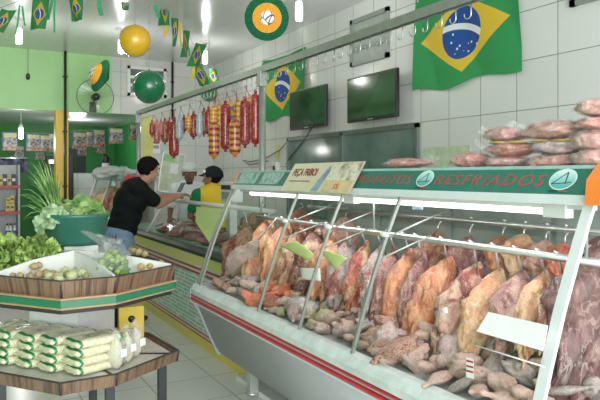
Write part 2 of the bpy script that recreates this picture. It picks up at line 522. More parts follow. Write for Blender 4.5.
# ---- daylight
def area(loc, rot, sx, sy, power, color=(1, 1, 1)):
    l = bpy.data.lights.new('daylight', 'AREA'); l.shape = 'RECTANGLE'; l.size = sx; l.size_y = sy; l.energy = power; l.color = color
    o = bpy.data.objects.new('daylight', l); COL.objects.link(o); o.location = loc; o.rotation_euler = rot
    return o
area((-0.2, -2.6, 1.75), (R(90), 0, 0), 6.4, 2.9, 340, (0.97, 0.99, 1.0))          # daylight through the open shop front
W = bpy.data.worlds.new('World'); S.world = W; W.use_nodes = True
bg = W.node_tree.nodes['Background']; bg.inputs[0].default_value = (0.9, 0.95, 1.0, 1); bg.inputs[1].default_value = 1.6

# ================================================================ RAIL, HOOKS, SAUSAGES
RX, RZ = 2.3, 2.36
RAILM = plain('grey_green_aluminium', srgb(158, 164, 156), .4, .55, .06)
t = thing('hanging_rail', 'long aluminium hanging rail on two posts over the counter', 'rail', (RX, 6.0, 0))
m = MB()
m.bx(RX - .025, RX + .025, 1.2, 9.03, RZ + .022, RZ + .032); m.bx(RX - .025, RX - .019, 1.2, 9.03, RZ - .022, RZ + .022); m.bx(RX + .019, RX + .025, 1.2, 9.03, RZ - .022, RZ + .022)
m.build('rail', RAILM, t, True)
for y in (9.0, 4.83):
    m = MB(); m.tube([(RX, y, 0.0), (RX, y, RZ - .0)], 0.030 if y < 5 else .028, 12); m.lathe([(0, 0.02), (.07, .02), (.07, 0), (0, 0)], 16, (RX, y, 0)); m.build('post', RAILM, t, True)
    m = MB(); m.bx(RX - .035, RX + .035, y - .035, y + .035, RZ - .14, RZ - .0, .006); m.build('bracket', RAILM, t, True)
for k in range(2):
    y = 2.0 + k * 0.0
    if k == 0:
        m = MB(); m.tube([(RX, y, RZ + .04), (RX, y, ZC)], 0.008); m.build('hanger_rod', ALU, t, True)

def hook_mesh():
    m = MB(); pts = [(0, 0, 0.03)]
    pts += [(0, 0, -0.05)]
    for k in range(9):
        a = R(200 * k / 8)
        pts.append((0, 0.022 - 0.022 * math.cos(a), -0.05 - 0.022 * math.sin(a)))
    m.tube(pts, 0.0035, 6)
    return m
hook = None; hy = []
y = 2.35
while y < 8.9:
    if abs(y - 4.83) > .08: hy.append(y)
    y += 0.115 + rnd.uniform(-.012, .012)
for y in hy:
    lab = ('empty steel hook on the rail against the tiled wall, between post and shop front', 'hooks on the near half of the rail') if y < 4.83 else ('steel hook on the far half of the rail above the sausages', 'hooks on the far half of the rail')
    if hook is None:
        hook = hook_mesh().build('meat_hook', STEEL); o = hook
    else:
        o = hook.copy(); COL.objects.link(o)
    o.location = (RX, y, RZ - 0.03); o.rotation_euler = (0, 0, rnd.uniform(-.25, .25))
    tag(o, lab[0], 'hook', lab[1])

def casing(name, base, band=None, nb=0.0, speck=0.3, white=(0.8, 0.75, 0.72)):
    M = Mat(name, 0.25, coat=0.3)
    v = M.rand_coord(); x, y, z = M.xyz(M.coord('Generated'))
    n = M.noise(v, 55, 3)
    c = M.ramp(n, [(0.38, tuple(q * .55 for q in base)), (0.55, base), (0.72, tuple(min(1, q * (1 - speck) + speck * w) for q, w in zip(base, white)))])
    if band:
        k = ((z * nb).fract()) < 0.5
        c = M.mix(k, c, band)
    M.color(c); M.bump(n, 0.15, 0.004); return M.m
C_RED = casing('red_salami', srgb(168, 38, 34), speck=.35)
C_ORG = casing('orange_sausage', srgb(226, 130, 46), srgb(240, 190, 90), 5)
C_BRN = casing('brown_sausage', srgb(176, 82, 40))
C_PNK = casing('pink_sausage', srgb(212, 120, 112))
C_WBL = casing('white_blue_sausage', srgb(206, 206, 208), srgb(168, 188, 206), 4)
C_BND = casing('banded_sausage', srgb(176, 44, 32), srgb(214, 150, 74), 6)
C_YBL = casing('yellow_blue_sausage', srgb(236, 180, 60), srgb(90, 110, 140), 3)
CORD = plain('sausage_cord', srgb(150, 40, 35), 0.6)
def sausage(px, y0, y1, wpx, mat, label, X=RX, dx=0.0):
    p = P(px, (y0 + y1) / 2, X=X + dx); d = depth(p)
    L = (y1 - y0) * d / 620; r = wpx * d / 620 / 2 * 1.12; top = EYE + (176 - y0) * d / 620
    t = thing('sausage', label, 'sausage', (p.x, p.y, top - L), 0, 'sausages hanging from the rail')
    m = MB()
    prof = [(0.0, 0.0), (r * .35, .006), (r * .8, .02), (r, .05)]
    prof += [(r * (1 + .03 * math.sin(k * 2.1 + px)), .05 + (L - .1) * k / 6) for k in range(1, 7)]
    prof += [(r * .8, L - .02), (r * .3, L - .006), (0, L)]
    m.lathe(prof, 16); m.build('casing', mat, t)
    m = MB(); m.tube([(0, 0, L - .005), (0, 0, L + .022)], [r * .28, r * .38]); m.build('tied_end', mat, t)
    m = MB(); m.tube([(0, 0, .004), (0, 0, -.018)], [r * .25, r * .34]); m.build('tied_end', mat, t)
    zh = RZ - 0.09 - (top - L)
    m = MB(); m.tube([(0, 0, L + .02), (RX - p.x, 0, max(zh, L + .03))], 0.003, 5); m.build('cord', CORD, t)
SA = [
 (152,122,136,5,C_RED,'short red sausage hanging farthest left, next to the yellow strip'),
 (157,121,143,6,C_PNK,'pinkish white sausage, second from the far left end of the rail'),
 (161,121,136,5,C_PNK,'short pale pink sausage right of the pinkish white one'),
 (165,120,143,7,C_BRN,'orange brown sausage left of the long red one at the far end'),
 (169.5,119,135,5,C_RED,'thin short red sausage squeezed beside the long red one at the far end'),
 (174,119,157,9,C_RED,'long fat red salami hanging alone at the far left end of the rail'),
 (179.5,117,140,7,C_WBL,'white and pale blue sausage right of the far long red salami'),
 (184,117,132,6,C_RED,'short red sausage right of the white and blue one'),
 (188.5,115,131,6,C_ORG,'short orange sausage in the middle of the far group'),
 (193.5,113,138,7,C_RED,'plain red sausage left of the white one in the middle'),
 (199.5,111,137,6,C_WBL,'white and blue sausage in the middle of the row'),
 (204,110,135,6.5,C_BRN,'brown sausage right of the middle white and blue one'),
 (208.5,109,135,7,C_RED,'red sausage left of the first banded one'),
 (214,122,157.5,10,C_BND,'long red and yellow banded sausage, left one of two'),
 (213.5,106,126,7,C_ORG,'small orange sausage above the left banded one'),
 (220,104,130,7,C_ORG,'orange sausage between the two banded ones, left side'),
 (225.5,103,150,9.5,C_RED,'long dark red salami between the two banded ones'),
 (230.5,102,129,7,C_YBL,'yellow sausage with grey blue bands'),
 (235,120,155.5,10.5,C_BND,'long red and yellow banded sausage, right one of two'),
 (238,100,126,8,C_ORG,'bright orange sausage above the right banded one'),
 (245,99,146,9.5,C_RED,'fat dark red salami, third from the post'),
 (249.5,97,123,7.5,C_ORG,'orange sausage with pale bands, second from the post'),
 (255.5,93,145,9,C_RED,'long glossy red salami right beside the rail post'),
]
for i, s in enumerate(SA): sausage(*s, dx=(0.05 if s[2] - s[1] < 30 and i % 2 else -0.02))
# ================================================================ BIG REFRIGERATED MEAT CASE
Y0, Y1 = 1.17, 3.95
case = thing('meat_display_case', 'long grey curved-glass refrigerated meat case with teal sign board and red stripes', 'display case', (1.9, 2.5, 0))
GREYB = plain('grey_enamel', srgb(168, 170, 174), 0.4, 0, 0.03, 3)
LGREY = plain('light_grey_trim', srgb(206, 212, 212), 0.35, 0, 0.03)
belly = [(1.585, .245), (1.56, .25), (1.535, .29), (1.485, .40), (1.435, .52), (1.398, .60), (1.378, .675), (1.40, .70), (2.44, .70), (2.44, .245)]
m = MB(); m.prism(belly, Y0, Y1, 'XZ', True); m.build('body', GREYB, case, True)
m = MB(); m.bx(1.72, 2.44, Y0 + .05, Y1 - .05, .225, .25); m.build('underside', plain('dark_base', (.2, .2, .2), .7), case, True)
# bumper: two red stripes under a pale top rail
def strip(z0, z1, mat, name, x0=1.357, x1=1.39):
    m = MB(); m.prism([(x1, z0), (x0, z0 + .003), (x0 - .003, (z0 + z1) / 2), (x0, z1 - .003), (x1, z1)], Y0 - .004, Y1 + .004, 'XZ'); return m.build(name, mat, case, True)
strip(.615, .629, LGREY, 'bumper_rail'); strip(.629, .648, plain('red_stripe', srgb(196, 30, 44), .35), 'red_stripe', 1.355); strip(.648, .657, LGREY, 'bumper_rail', 1.356)
strip(.657, .670, plain('red_stripe_upper', srgb(196, 30, 44), .35), 'red_stripe', 1.355)
m = MB(); m.prism([(1.375, .668), (1.356, .672), (1.358, .70), (1.385, .728), (1.43, .733), (1.45, .70)], Y0 - .004, Y1 + .004); m.build('top_rail', plain('pale_green_grey_trim', srgb(196, 206, 202), .3), case, True)
ENDP = plain('grey_end_trim', srgb(170, 174, 176), .4, 0, .03)
# far end cap profile
for y, n in ((Y1, 'end_panel'), (Y0 - .02, 'end_panel')):
    m = MB(); m.prism([(1.58, .235), (1.55, .24), (1.525, .285), (1.475, .395), (1.425, .515), (1.378, .60), (1.352, .62), (1.352, .69), (1.385, .735), (2.45, .735), (2.45, .235)], y, y + .02); m.build(n, ENDP, case, True)
for x in (1.70, 2.34):
    for y in (3.72, 2.72, 1.75):
        m = MB(); m.bx(x - .03, x + .03, y - .03, y + .03, .03, .235); m.lathe([(0, .012), (.04, .012), (.04, .03), (.02, .04)], 12, (x, y, 0)); m.build('leg', ALU, case, True)
pl = MB(); pl.bx(1.735, 2.48, Y0 - .3, Y1 + .12, 0.0, .035, .006); tag(pl.build('floor_plinth', WHITE), kind='structure')
ENDG = glass('end_glass_sheet', gloss=.008, edge=.0)
# curved front glass in three panes, seals and posts
prof = [(1.402, .727), (1.43, .815), (1.46, .905), (1.515, 1.06), (1.57, 1.19), (1.615, 1.29), (1.655, 1.372)]
ys = [1.19, 2.10, 3.00, 3.92]
for a, b in zip(ys, ys[1:]):
    m = MB(); m.sheet(prof, a + .008, b - .008); m.build('glass_pane', GLASS, case, True, fix=False)
for y, w, r in ((1.2, .034, .012), (2.10, .014, .009), (2.55, .012, .008), (3.00, .014, .009), (3.90, .02, .01), (3.945, .016, .008)):
    m = MB(); q = [(x - .004, z) for x, z in prof] + [(x + .010, z) for x, z in prof[::-1]]
    m.prism(q, y - w / 2, y + w / 2); pst = m.build('post', LGREY if y < 1.5 else RAILM, case, True)
    if 2.0 < y < 3.8:
        m = MB(); m.ball((1.565, y, 1.205), (.012, .03, .012), 2); m.build('clip', WHITE, pst, True)
        m = MB(); m.tube([(1.57, y, 1.19), (1.90, y - .02, 1.30)], .0042, 6); m.tube([(1.53, y, 1.10), (1.80, y - .02, 1.19)], .0042, 6); m.build('brace', RAILM, pst, True)
m = MB(); v = m._v([(x, 1.18, z) for x, z in prof + [(2.42, 1.372), (2.42, .73)]]); m._f(v).smooth = False; m.build('end_glass', ENDG, case, True, fix=False)
m = MB(); v = m._v([(x, 3.93, z) for x, z in prof + [(2.42, 1.372), (2.42, .73)]]); m._f(v).smooth = False; m.build('end_glass', ENDG, case, True, fix=False)
# back panel, tray, roof
BACKP = Mat('grey_green_back_panel', 0.25, spec=0.6)
BACKP.color(BACKP.ramp(BACKP.noise(BACKP.coord(), 2.5, 3), [(.35, srgb(128, 142, 134)), (.65, srgb(168, 178, 172))]))
m = MB(); m.bx(2.42, 2.45, Y0, Y1, .70, 1.40); bp = m.build('back_panel', BACKP.m, case, True)
for k in range(4):
    m = MB(); y = 1.3 + k * .66; m.bx(2.405, 2.42, y, y + .62, .80, 1.34); m.build('sliding_door', BACKP.m, bp, True)
m = MB(); m.bx(1.42, 2.42, Y0, Y1, .70, .722); m.build('tray', plain('steel_tray', (.42, .43, .42), .35, .4), case, True)
m = MB(); m.bx(1.70, 2.46, Y0 - .02, Y1 + .02, 1.402, 1.462, .006); m.build('roof', OFFW, case, True)
# header board, leaning back
def hd(y, s, off=0.0):
    """point on the header face: s = 0 bottom .. 1 top"""
    return Vector((1.652 + .055 * s - off, y, 1.392 + .085 * s + off * .4))
HY0, HY1 = 1.20, 3.93
m = MB(); m.prism([(1.652, 1.392), (1.707, 1.477), (1.73, 1.477), (1.73, 1.392)], HY0, HY1)
head = m.build('sign_board', TEAL, case, True)
m = MB(); m.prism([(1.703, 1.473), (1.709, 1.484), (1.74, 1.484), (1.735, 1.473)], HY0, HY1); m.build('sign_board_edge', plain('pale_teal_edge', srgb(150, 190, 180), .4), head, True)
m = MB(); m.prism([(1.643, 1.362), (1.650, 1.392), (1.70, 1.392), (1.70, 1.362)], HY0, HY1); m.build('sign_board_rail', LGREY, head, True)
m = MB(); m.bx(1.69, 1.715, Y0 + .05, Y1 - .05, 1.345, 1.362); m.build('lamp_channel', WHITE, case, True)
TUBE = emit('lit_tube', (1.0, .99, .95), 2.6)
for a, b in ((1.40, 2.50), (2.6, 3.75)):
    m = MB(); m.tube([(1.705, a, 1.335), (1.705, b, 1.335)], .012, 10); lt = m.build('lamp_tube', TUBE, case, True)
    m = MB(); m.bx(1.685, 1.725, a - .09, a, 1.315, 1.36, .004); m.build('lamp_holder', WHITE, lt, True)
    l = bpy.data.lights.new('case_lamp', 'AREA'); l.shape = 'RECTANGLE'; l.size = b - a; l.size_y = .06; l.energy = 3.0
    lo = bpy.data.objects.new('case_lamp', l); COL.objects.link(lo); lo.location = (1.75, (a + b) / 2, 1.33); lo.rotation_euler = (0, R(-12), R(90))
    lo.rotation_euler = (0, 0, R(90))
for y, s in ((1.17, .025), (3.94, .010)):
    m = MB(); m.prism([(1.62, 1.365), (1.63, 1.44), (1.685, 1.49), (1.76, 1.49), (1.76, 1.365)] if s > .02 else [(1.645, 1.385), (1.70, 1.48), (1.74, 1.48), (1.74, 1.385)], y - s, y + s); m.build('end_cap', ORANGE, case, True)
# lettering on the header
REDP = plain('red_lettering', srgb(170, 62, 66), .5, 0, .05)
ex, ey = (0, -1, 0), (.055, 0, .085)
def yh(px):
    X = 1.68; u = (px - 300) / 620.0
    return X * (FY - u * FX) / (FX + u * FY)
def header_text(body, pa, pb, name='lettering'):
    a, b = yh(pa), yh(pb)
    return lettering(name, body, .06, REDP, head, hd((a + b) / 2, .5, .0015) - case.location, ex, ey, abs(a - b), .25, -.0004, .046, 1.25)
header_text('RESFRIADOS', 436, 546)
a = yh(412); header_text('PRODUTOS', 0, 0) if False else None
w = abs(yh(436) - yh(546)) * .8
o = lettering('lettering', 'PRODUTOS', .06, REDP, head, hd(a + w / 2, .5, .0015) - case.location, ex, ey, w, .25, -.0004, .046, 1.25)
# oval emblem: white ring, pale teal field, sail-like triangle
def emblem(yc, k=1.0):
    e = Vector(ex); n = Vector(ey).normalized()
    def at(a, b, off): return hd(yc, .55, off) + e * a + n * b
    def disc(ra, rb, off, mat, name, par):
        m = MB(); m._f(m._v([at(ra * math.cos(t), rb * math.sin(t), off) for t in [2 * math.pi * i / 40 for i in range(40)]])); return m.build(name, mat, par, True)
    o = disc(.050 * k, .040 * k, .002, WHITE, 'emblem', head)
    G = Mat('emblem_teal', .4); x, y, z = G.xyz(G.coord('Generated')); G.color(G.ramp(z, [(.1, srgb(70, 170, 165)), (.9, srgb(190, 232, 226))])); disc(.046 * k, .036 * k, .003, G.m, 'emblem_field', o)
    m = MB()
    def bar(p, q, w):
        p, q = Vector(p), Vector(q); d = (q - p).normalized(); s = Vector((-d.y, d.x)) * w
        m._f(m._v([at(*(c), .004) for c in (p + s, q + s, q - s, p - s)]))
    bar((-.034 * k, -.018 * k), (.012 * k, .026 * k), .0018); bar((.012 * k, .026 * k), (.016 * k, -.018 * k), .0022); bar((-.036 * k, -.019 * k), (.036 * k, -.012 * k), .0016)
    m.build('emblem_mark', DARKG, o, True)
    m = MB(); m._f(m._v([at(a, b, .004) for a, b in ((-.035 * k, -.047 * k), (.0, -.047 * k), (.0, -.042 * k), (-.035 * k, -.042 * k))])); m.build('emblem_caption', BLACK, o, True)
    m = MB(); m._f(m._v([at(a, b, .004) for a, b in ((.003, -.047 * k), (.035 * k, -.047 * k), (.035 * k, -.042 * k), (.003, -.042 * k))])); m.build('emblem_caption', RED, o, True)
emblem(yh(425)); emblem(yh(563), 1.0)
# pictures printed at the far end of the header
PIC = Mat('printed_picture', .4); x, y, z = PIC.xyz(PIC.coord('Generated'))
PIC.color(PIC.ramp(PIC.noise(PIC.coord(), 9, 2), [(.35, srgb(60, 130, 120)), (.5, srgb(170, 200, 190)), (.62, srgb(70, 140, 130)), (.7, srgb(150, 90, 80))]))
for pa, pb in ((236, 258), (262, 282)):
    m = MB(); a, b = yh(pa), yh(pb); m.quad(hd(a, .1, .002), hd(b, .1, .002), hd(b, .92, .002), hd(a, .92, .002)); m.build('printed_picture', PIC.m, head, True)
# inner hanging rails
rails = []
for x, z, y1, nm in ((1.80, 1.172, 3.85, 'front_rail'), (2.2, 1.23, 3.85, 'rear_rail')):
    m = MB(); m.tube([(x, 1.19, z), (x, y1, z)], .0135, 10); rr = m.build(nm, STEEL, case, True)
    for y in (1.32, 2.5, 3.8):
        m = MB(); m.tube([(x, y, z + .01), (x, y, 1.40)], .006, 6); m.build('rail_hanger', RAILM, rr, True)

# cardboard sign leaning on the header
sg = thing('cardboard_sign', 'cream cardboard sign reading PEÇA FRIBOI leaning over the teal header', 'sign', (1.64, 2.85, 1.36))
c0 = P(280.5, 189.5, X=1.62); c1 = P(349, 191, X=1.62); yA, yBt = c0.y, c1.y
top = Vector((.097, 0, .155)); B0, B1 = Vector((1.618, yA, 1.366)), Vector((1.618, yBt, 1.366))
nrm = Vector((-.155, 0, .097)).normalized()
CREAM = Mat('cream_print', .5); x, y, z = CREAM.xyz(CREAM.coord('Generated'))
CREAM.color(CREAM.ramp(CREAM.noise(CREAM.coord(), 5, 3), [(.3, srgb(208, 196, 160)), (.7, srgb(228, 220, 194))]))
def sp(u, v, off=0.0): return B0.lerp(B1, u) + top * v + nrm * off
m = MB(); m.quad(sp(0, 0), sp(1, 0), sp(1, 1), sp(0, 1)); m.quad(sp(0, 0, -.004), sp(0, 1, -.004), sp(1, 1, -.004), sp(1, 0, -.004)); m.build('card', CREAM.m, sg, True, fix=False)
PIC2 = Mat('printed_plates', .4); PIC2.color(PIC2.ramp(PIC2.noise(PIC2.coord(), 16, 3), [(.35, srgb(140, 130, 110)), (.5, srgb(216, 206, 180)), (.6, srgb(228, 222, 206)), (.72, srgb(150, 90, 70))]))
m = MB(); m.quad(sp(.56, .40, .002), sp(.99, .40, .002), sp(.99, .98, .002), sp(.62, .98, .002)); m.build('printed_picture', PIC2.m, sg, True)
m = MB(); m.quad(sp(.47, .02, .002), sp(.58, .02, .002), sp(.62, .70, .002), sp(.585, .92, .002), sp(.55, .70, .002)); m.build('printed_figure', plain('blue_print', srgb(140, 168, 186), .5, 0, .25, 30), sg, True)
m = MB(); m.quad(sp(.62, .02, .002), sp(.98, .02, .002), sp(.98, .40, .002), sp(.62, .40, .002)); m.build('printed_panel', plain('tan_print', srgb(214, 190, 142), .5), sg, True)
DRED = plain('dark_red_lettering', srgb(140, 40, 34), .5, 0, .04)
o_ = sg.location
lettering('lettering', 'PEÇA FRIBOI', .05, DRED, sg, sp(.255, .64, .003) - o_, (0, -1, 0), top, abs(yA - yBt) * .37, 0, .0006, .058)
lettering('lettering', 'CARNE CONFIÁVEL', .02, DRED, sg, sp(.24, .33, .003) - o_, (0, -1, 0), top, abs(yA - yBt) * .36, 0, 0, .018) if False else None
m = MB(); m.quad(sp(.07, .34, .003), sp(.40, .34, .003), sp(.40, .37, .003), sp(.07, .37, .003)); m.build('small_print', DRED, sg, True)
lettering('lettering', '5%', .03, plain('orange_lettering', srgb(200, 110, 70), .5), sg, sp(.80, .20, .003) - o_, (0, -1, 0), top, .05, 0, .0005)

# ================================================================ MEAT
def meat_mat(name, stops, scale=7, rough=.34, bump=.6, stretch=.3, patch=None, memb=.3):
    """marbled flesh: streaks along the cut, soft patches of another tone, thin pale membranes"""
    M = Mat(name, rough, spec=.4)
    x, y, z = M.xyz(M.rand_coord()); v = M.vec(x, y, z * stretch); w = M.vec(x, y, z * .8)
    n = M.noise(v, scale, 6, .7, 1.2); n2 = M.noise(v, scale * 5, 4, .65); n3 = M.noise(w, scale * 1.1, 4, .6, .6)
    c = M.ramp(n * .7 + n2 * .3, stops)
    if patch:
        pc = M.ramp(n2 * .6 + n * .4, [(.35, srgb(*patch[0])), (.65, srgb(*patch[1]))])
        f = M.new('MapRange'); f.inputs[1].default_value = .52; f.inputs[2].default_value = .60
        M.link(n3, f.inputs[0]); c = M.mix(E(M.nt, f.outputs[0]), c, pc)
    mem = ((M.noise(M.vec(x, y, z * .5), scale * 2.2, 3, .5, 2.0) - .5).abs() < .012)
    c = M.mix(mem * memb, c, srgb(232, 214, 200))
    M.color(c); M.bump(n2 + n, bump, .025)
    return M.m
def st(*cs):
    n = len(cs); lo, hi = .32, .68
    return [(lo + (hi - lo) * i / (n - 1), srgb(*c)) for i, c in enumerate(cs)]
FL = ((92, 33, 31), (155, 72, 61)); FA = ((191, 133, 91), (206, 175, 144)); PU = ((89, 57, 68), (148, 106, 108))
MT = {
 'red': meat_mat('red_beef', st((88, 26, 22), (153, 59, 44), (184, 101, 76), (198, 158, 135)), patch=FA),
 'orange': meat_mat('orange_fat_beef', st((124, 54, 40), (176, 96, 64), (204, 140, 98), (212, 176, 138)), patch=((132, 62, 52), (190, 130, 104))),
 'yellow': meat_mat('yellow_fat_beef', st((142, 74, 56), (196, 138, 100), (214, 172, 134), (220, 196, 170)), patch=((168, 84, 62), (206, 140, 108))),
 'tan': meat_mat('tan_beef', st((105, 57, 45), (156, 104, 79), (186, 144, 113), (202, 179, 156)), patch=FL),
 'pink': meat_mat('pale_pink_beef', st((142, 85, 77), (185, 134, 118), (202, 162, 143), (207, 184, 172)), patch=FL),
 'purple': meat_mat('purple_beef', st((72, 38, 42), (124, 74, 72), (164, 114, 108), (200, 168, 156)), patch=((160, 108, 98), (200, 164, 150))),
 'grey': meat_mat('grey_pink_beef', st((94, 69, 69), (137, 110, 108), (171, 150, 146), (193, 183, 179)), patch=FL),
 'dark': meat_mat('dark_beef', st((51, 22, 22), (92, 44, 40), (129, 79, 68), (172, 137, 118)), patch=FA),
 'carc': meat_mat('carcass_beef', st((46, 22, 26), (74, 42, 44), (106, 70, 68), (160, 132, 122)), 3.2, .4, .6, .5, ((84, 48, 50), (150, 116, 108)), memb=.18),
 'chick': meat_mat('pale_chicken', st((140, 100, 88), (182, 146, 132), (200, 172, 158), (210, 194, 182)), 6, .28, .4, 1, ((164, 112, 104), (190, 146, 136))),
 'pale': meat_mat('translucent_chicken', st((120, 92, 88), (162, 136, 132), (186, 166, 162), (206, 194, 190)), 5, .2, .3, 1, ((158, 108, 100), (184, 146, 140))),
 'greyc': meat_mat('grey_chicken', st((96, 82, 78), (138, 122, 116), (166, 152, 146), (190, 180, 174)), 5, .25, .4, 1),
 'feet': meat_mat('yellowish_offal', st((104, 96, 66), (152, 142, 106), (186, 174, 140), (204, 160, 132)), 10, .35, .5, 1),
 'oran': meat_mat('orange_red_sausage_meat', st((140, 50, 32), (188, 86, 52), (208, 120, 78), (222, 164, 124)), 7, .3, .4, 1),
 'tripe': meat_mat('white_tripe', st((150, 118, 106), (182, 154, 142), (198, 176, 164), (208, 194, 184)), 5, .4, .4, 1),
 'ytripe': meat_mat('yellow_tripe', st((178, 138, 66), (208, 176, 98), (220, 196, 128), (226, 212, 160)), 6, .4, .5, 1),
}
SHK = plain('shackle_steel', (.6, .6, .6), .3, .9)

def slab(top, bot, width, thick, seed, flare=.5, sub=4):
    """one hanging cut: narrow neck at the hook, swelling and ragged below, modelled around its own length"""
    ax = (bot - top); L = ax.length; ax.normalize()
    side = Vector((0.88, -0.48, 0)); side = (side - ax * side.dot(ax)).normalized(); nrm_ = ax.cross(side)
    sd = Vector((seed * 3.7, seed * 1.3, seed * 7.9))
    t = bmesh.new(); bmesh.ops.create_icosphere(t, subdivisions=sub, radius=1)
    out = MB(); c = (top + bot) / 2
    def f(p):
        s = (p.z + 1) / 2                       # 0 top .. 1 bottom
        prof = .52 + .62 * math.sin(min(1, s * 1.08 + .08) * math.pi * .8) ** 1.2 + flare * .2 * s
        n1 = noise.noise(Vector((p.x * 1.3, p.y * 1.3, p.z * 2.2)) + sd); n2 = noise.noise(Vector((p.x * 3.1, p.y * 3.1, p.z * 5)) + sd * 2)
        n3 = noise.noise(Vector((p.x * 7, p.y * 7, p.z * 9)) + sd * 3)
        k = prof * (1 + .40 * n1 + .26 * n2 + .13 * n3)
        drop = (.13 * n2 + .13 * n3 + .14 * noise.noise(Vector((p.x * 2.5, 0, 0)) + sd)) * max(0, s - .55) * 2
        bend = .25 * noise.noise(Vector((0, 0, p.z * 1.2)) + sd * 1.7)
        return c + ax * (p.z * L / 2 + drop * L) + side * ((p.x * k + bend * .5) * width / 2) + nrm_ * ((p.y * k * (1 + .3 * n2)) * thick / 2 + bend * thick * .4)
    out.take(t, f); return out

def hang(name, label, a, b, wpx, mat, seed, Xt=1.86, Xb=1.63, rail=(1.80, 1.172), group='hanging cuts in the case', flare=.5, th=.5, dark=None):
    A = P(*a, X=Xt); B = P(*b, X=Xb)
    w = wpx * depth(B) / 620 * 1.10; B = B + (B - A) * .07
    t = thing(name, label, 'meat', (A.x, A.y, B.z), 0, group)
    slab(A, B, w, w * th, seed, flare).build('flesh', MT[mat], t, True)
    m = MB(); r = Vector((rail[0], A.y, rail[1]))
    m.tube([r + Vector((0, 0, .018)), r + Vector((.02, 0, .012)), r + Vector((.026, 0, -.01)), A.lerp(r, .45), A + (B - A) * .06], .0045, 6)
    m.build('hook', SHK, t, True)
    return t
FR = [
 ((250,226),(228,276),22,'tan',  'brown cut hanging nearest the far left end of the case'),
 ((272,218),(250,284),24,'yellow','yellow fatty cut, second from the far left end of the case'),
 ((289,220),(266,288),22,'orange','orange tan cut, third from the far left end of the case'),
 ((303,226),(284,286),22,'tan',  'brownish cut hanging behind the first glass post'),
 ((319,228),(301,290),24,'dark', 'dark cut behind the left yellow-green price card'),
 ((334,232),(319,294),22,'orange','orange cut between the two yellow-green price cards'),
 ((351,238),(335,303),23,'grey', 'greyish cut under the right yellow-green price card'),
 ((367,240),(350,312),20,'red',  'red streaked cut just left of the third glass post'),
 ((383,243),(366,305),20,'grey', 'pale grey cut right behind the third glass post'),
 ((396,245),(378,318),19,'purple','purple grey cut left of the bright orange red one'),
 ((411,248),(389,340),27,'orange','bright orange red ragged cut in the middle of the case'),
 ((424,252),(405,336),20,'purple','dark purple cut between two orange ones'),
 ((450,256),(413,352),34,'orange','large orange and yellow cut in the middle, tapering upward'),
 ((480,262),(442,350),34,'pink', 'pale pink cut right of the large orange one'),
 ((502,268),(470,352),30,'yellow','orange yellow cut left of the white blank card'),
 ((524,270),(504,345),32,'purple','pink purple cut behind the white blank card'),
 ((547,270),(524,350),27,'yellow','pale yellow cut behind the white card, next to the near post'),
 ((566,276),(546,345),24,'tan',  'tan cut half behind the near metal post'),
]
for i, (a, b, w, mt, lab) in enumerate(FR):
    hang('hanging_beef', lab, a, b, w, mt, i + 1)
BK = [
 ((262,208),(254,246),28,'tan','brown cut on the rear rail at the far end'),
 ((300,209),(294,246),26,'orange','orange cut on the rear rail behind the first post'),
 ((346,216),(340,258),28,'pink','pinkish orange cut on the rear rail left of the third post'),
 ((438,232),(430,272),30,'tan','tan cut on the rear rail behind the large orange one'),
 ((470,236),(462,276),28,'purple','purplish cut on the rear rail in the middle'),
 ((503,236),(497,270),24,'orange','small orange cut on the rear rail, right of the middle'),
 ((524,234),(517,274),30,'yellow','pale yellow cut on the rear rail above the white card'),
 ((546,240),(541,276),26,'pink','pink cut on the rear rail left of the near post'),
 ((565,242),(560,282),26,'red','pink red cut on the rear rail behind the near post'),
]
for i, (a, b, w, mt, lab) in enumerate(BK):
    hang('hanging_beef', lab, a, b, w, mt, 40 + i, 2.2, 2.12, (2.2, 1.23), 'cuts on the rear rail', .3, .7)
# the huge quarter at the near end
hang('beef_quarter', 'huge purplish beef quarter at the near right end of the case', (604,236), (566,402), 62, 'carc', 77, 1.98, 1.66, (1.80, 1.172), 'hanging cuts in the case', .7, .7)

# white tripe sheet, price cards pinned among the cuts
def card(name, label, cat, pts, X, mat, group=None, bend=0.0):
    q = [P(*p, X=X + bend * (i in (2, 3))) for i, p in enumerate(pts)]
    c = sum(q, Vector()) / 4
    m = MB(); m.grid(lambda u, v: (q[0].lerp(q[1], u)).lerp(q[3].lerp(q[2], u), v) + Vector((-.006 * math.sin(u * 3.1), 0, 0)), 6, 4)
    e = MB(); o = m.build(name, mat, None, at=c); tag(o, label, cat, group)
    so = o.modifiers.new('thickness', 'SOLIDIFY'); so.thickness = .002
    return o
card('price_card', 'yellow-green card pinned to the cuts left of the second glass post', 'card', ((281,246),(297,241),(314,254),(310,261)), 1.60, YGREEN)
card('price_card', 'yellow-green card pinned to the cuts right of the second glass post', 'card', ((320,251),(327,250),(348,258),(336,270)), 1.60, YGREEN)
card('price_card', 'small white crumpled tag below the two yellow-green cards', 'card', ((300,268),(320,268),(321,281),(303,279)), 1.56, PAPER)
card('tag', 'tiny white tag stuck on the large orange cut', 'tag', ((441,309),(447,307),(448,313),(443,313)), 1.58, PAPER)
card('blue_tag', 'pale blue tag hanging under the lamp inside the case', 'tag', ((413,203),(423,203),(423,210),(413,210)), 1.72, plain('pale_blue_card', srgb(150, 178, 196), .5))
# pale sheet of tripe draped at far end
A, B = P(258, 240, X=1.66), P(228, 281, X=1.58)
t = thing('hanging_tripe', 'flat whitish sheet of tripe hanging at the far left end of the case', 'meat', (A.x, A.y, B.z))
slab(A, B, .15, .035, 91, .3).build('flesh', MT['tripe'], t, True)
m = MB(); m.tube([(1.80, A.y, 1.19), (1.78, A.y, 1.17), A + (B - A) * .08], .0045, 6); m.build('hook', SHK, t, True)
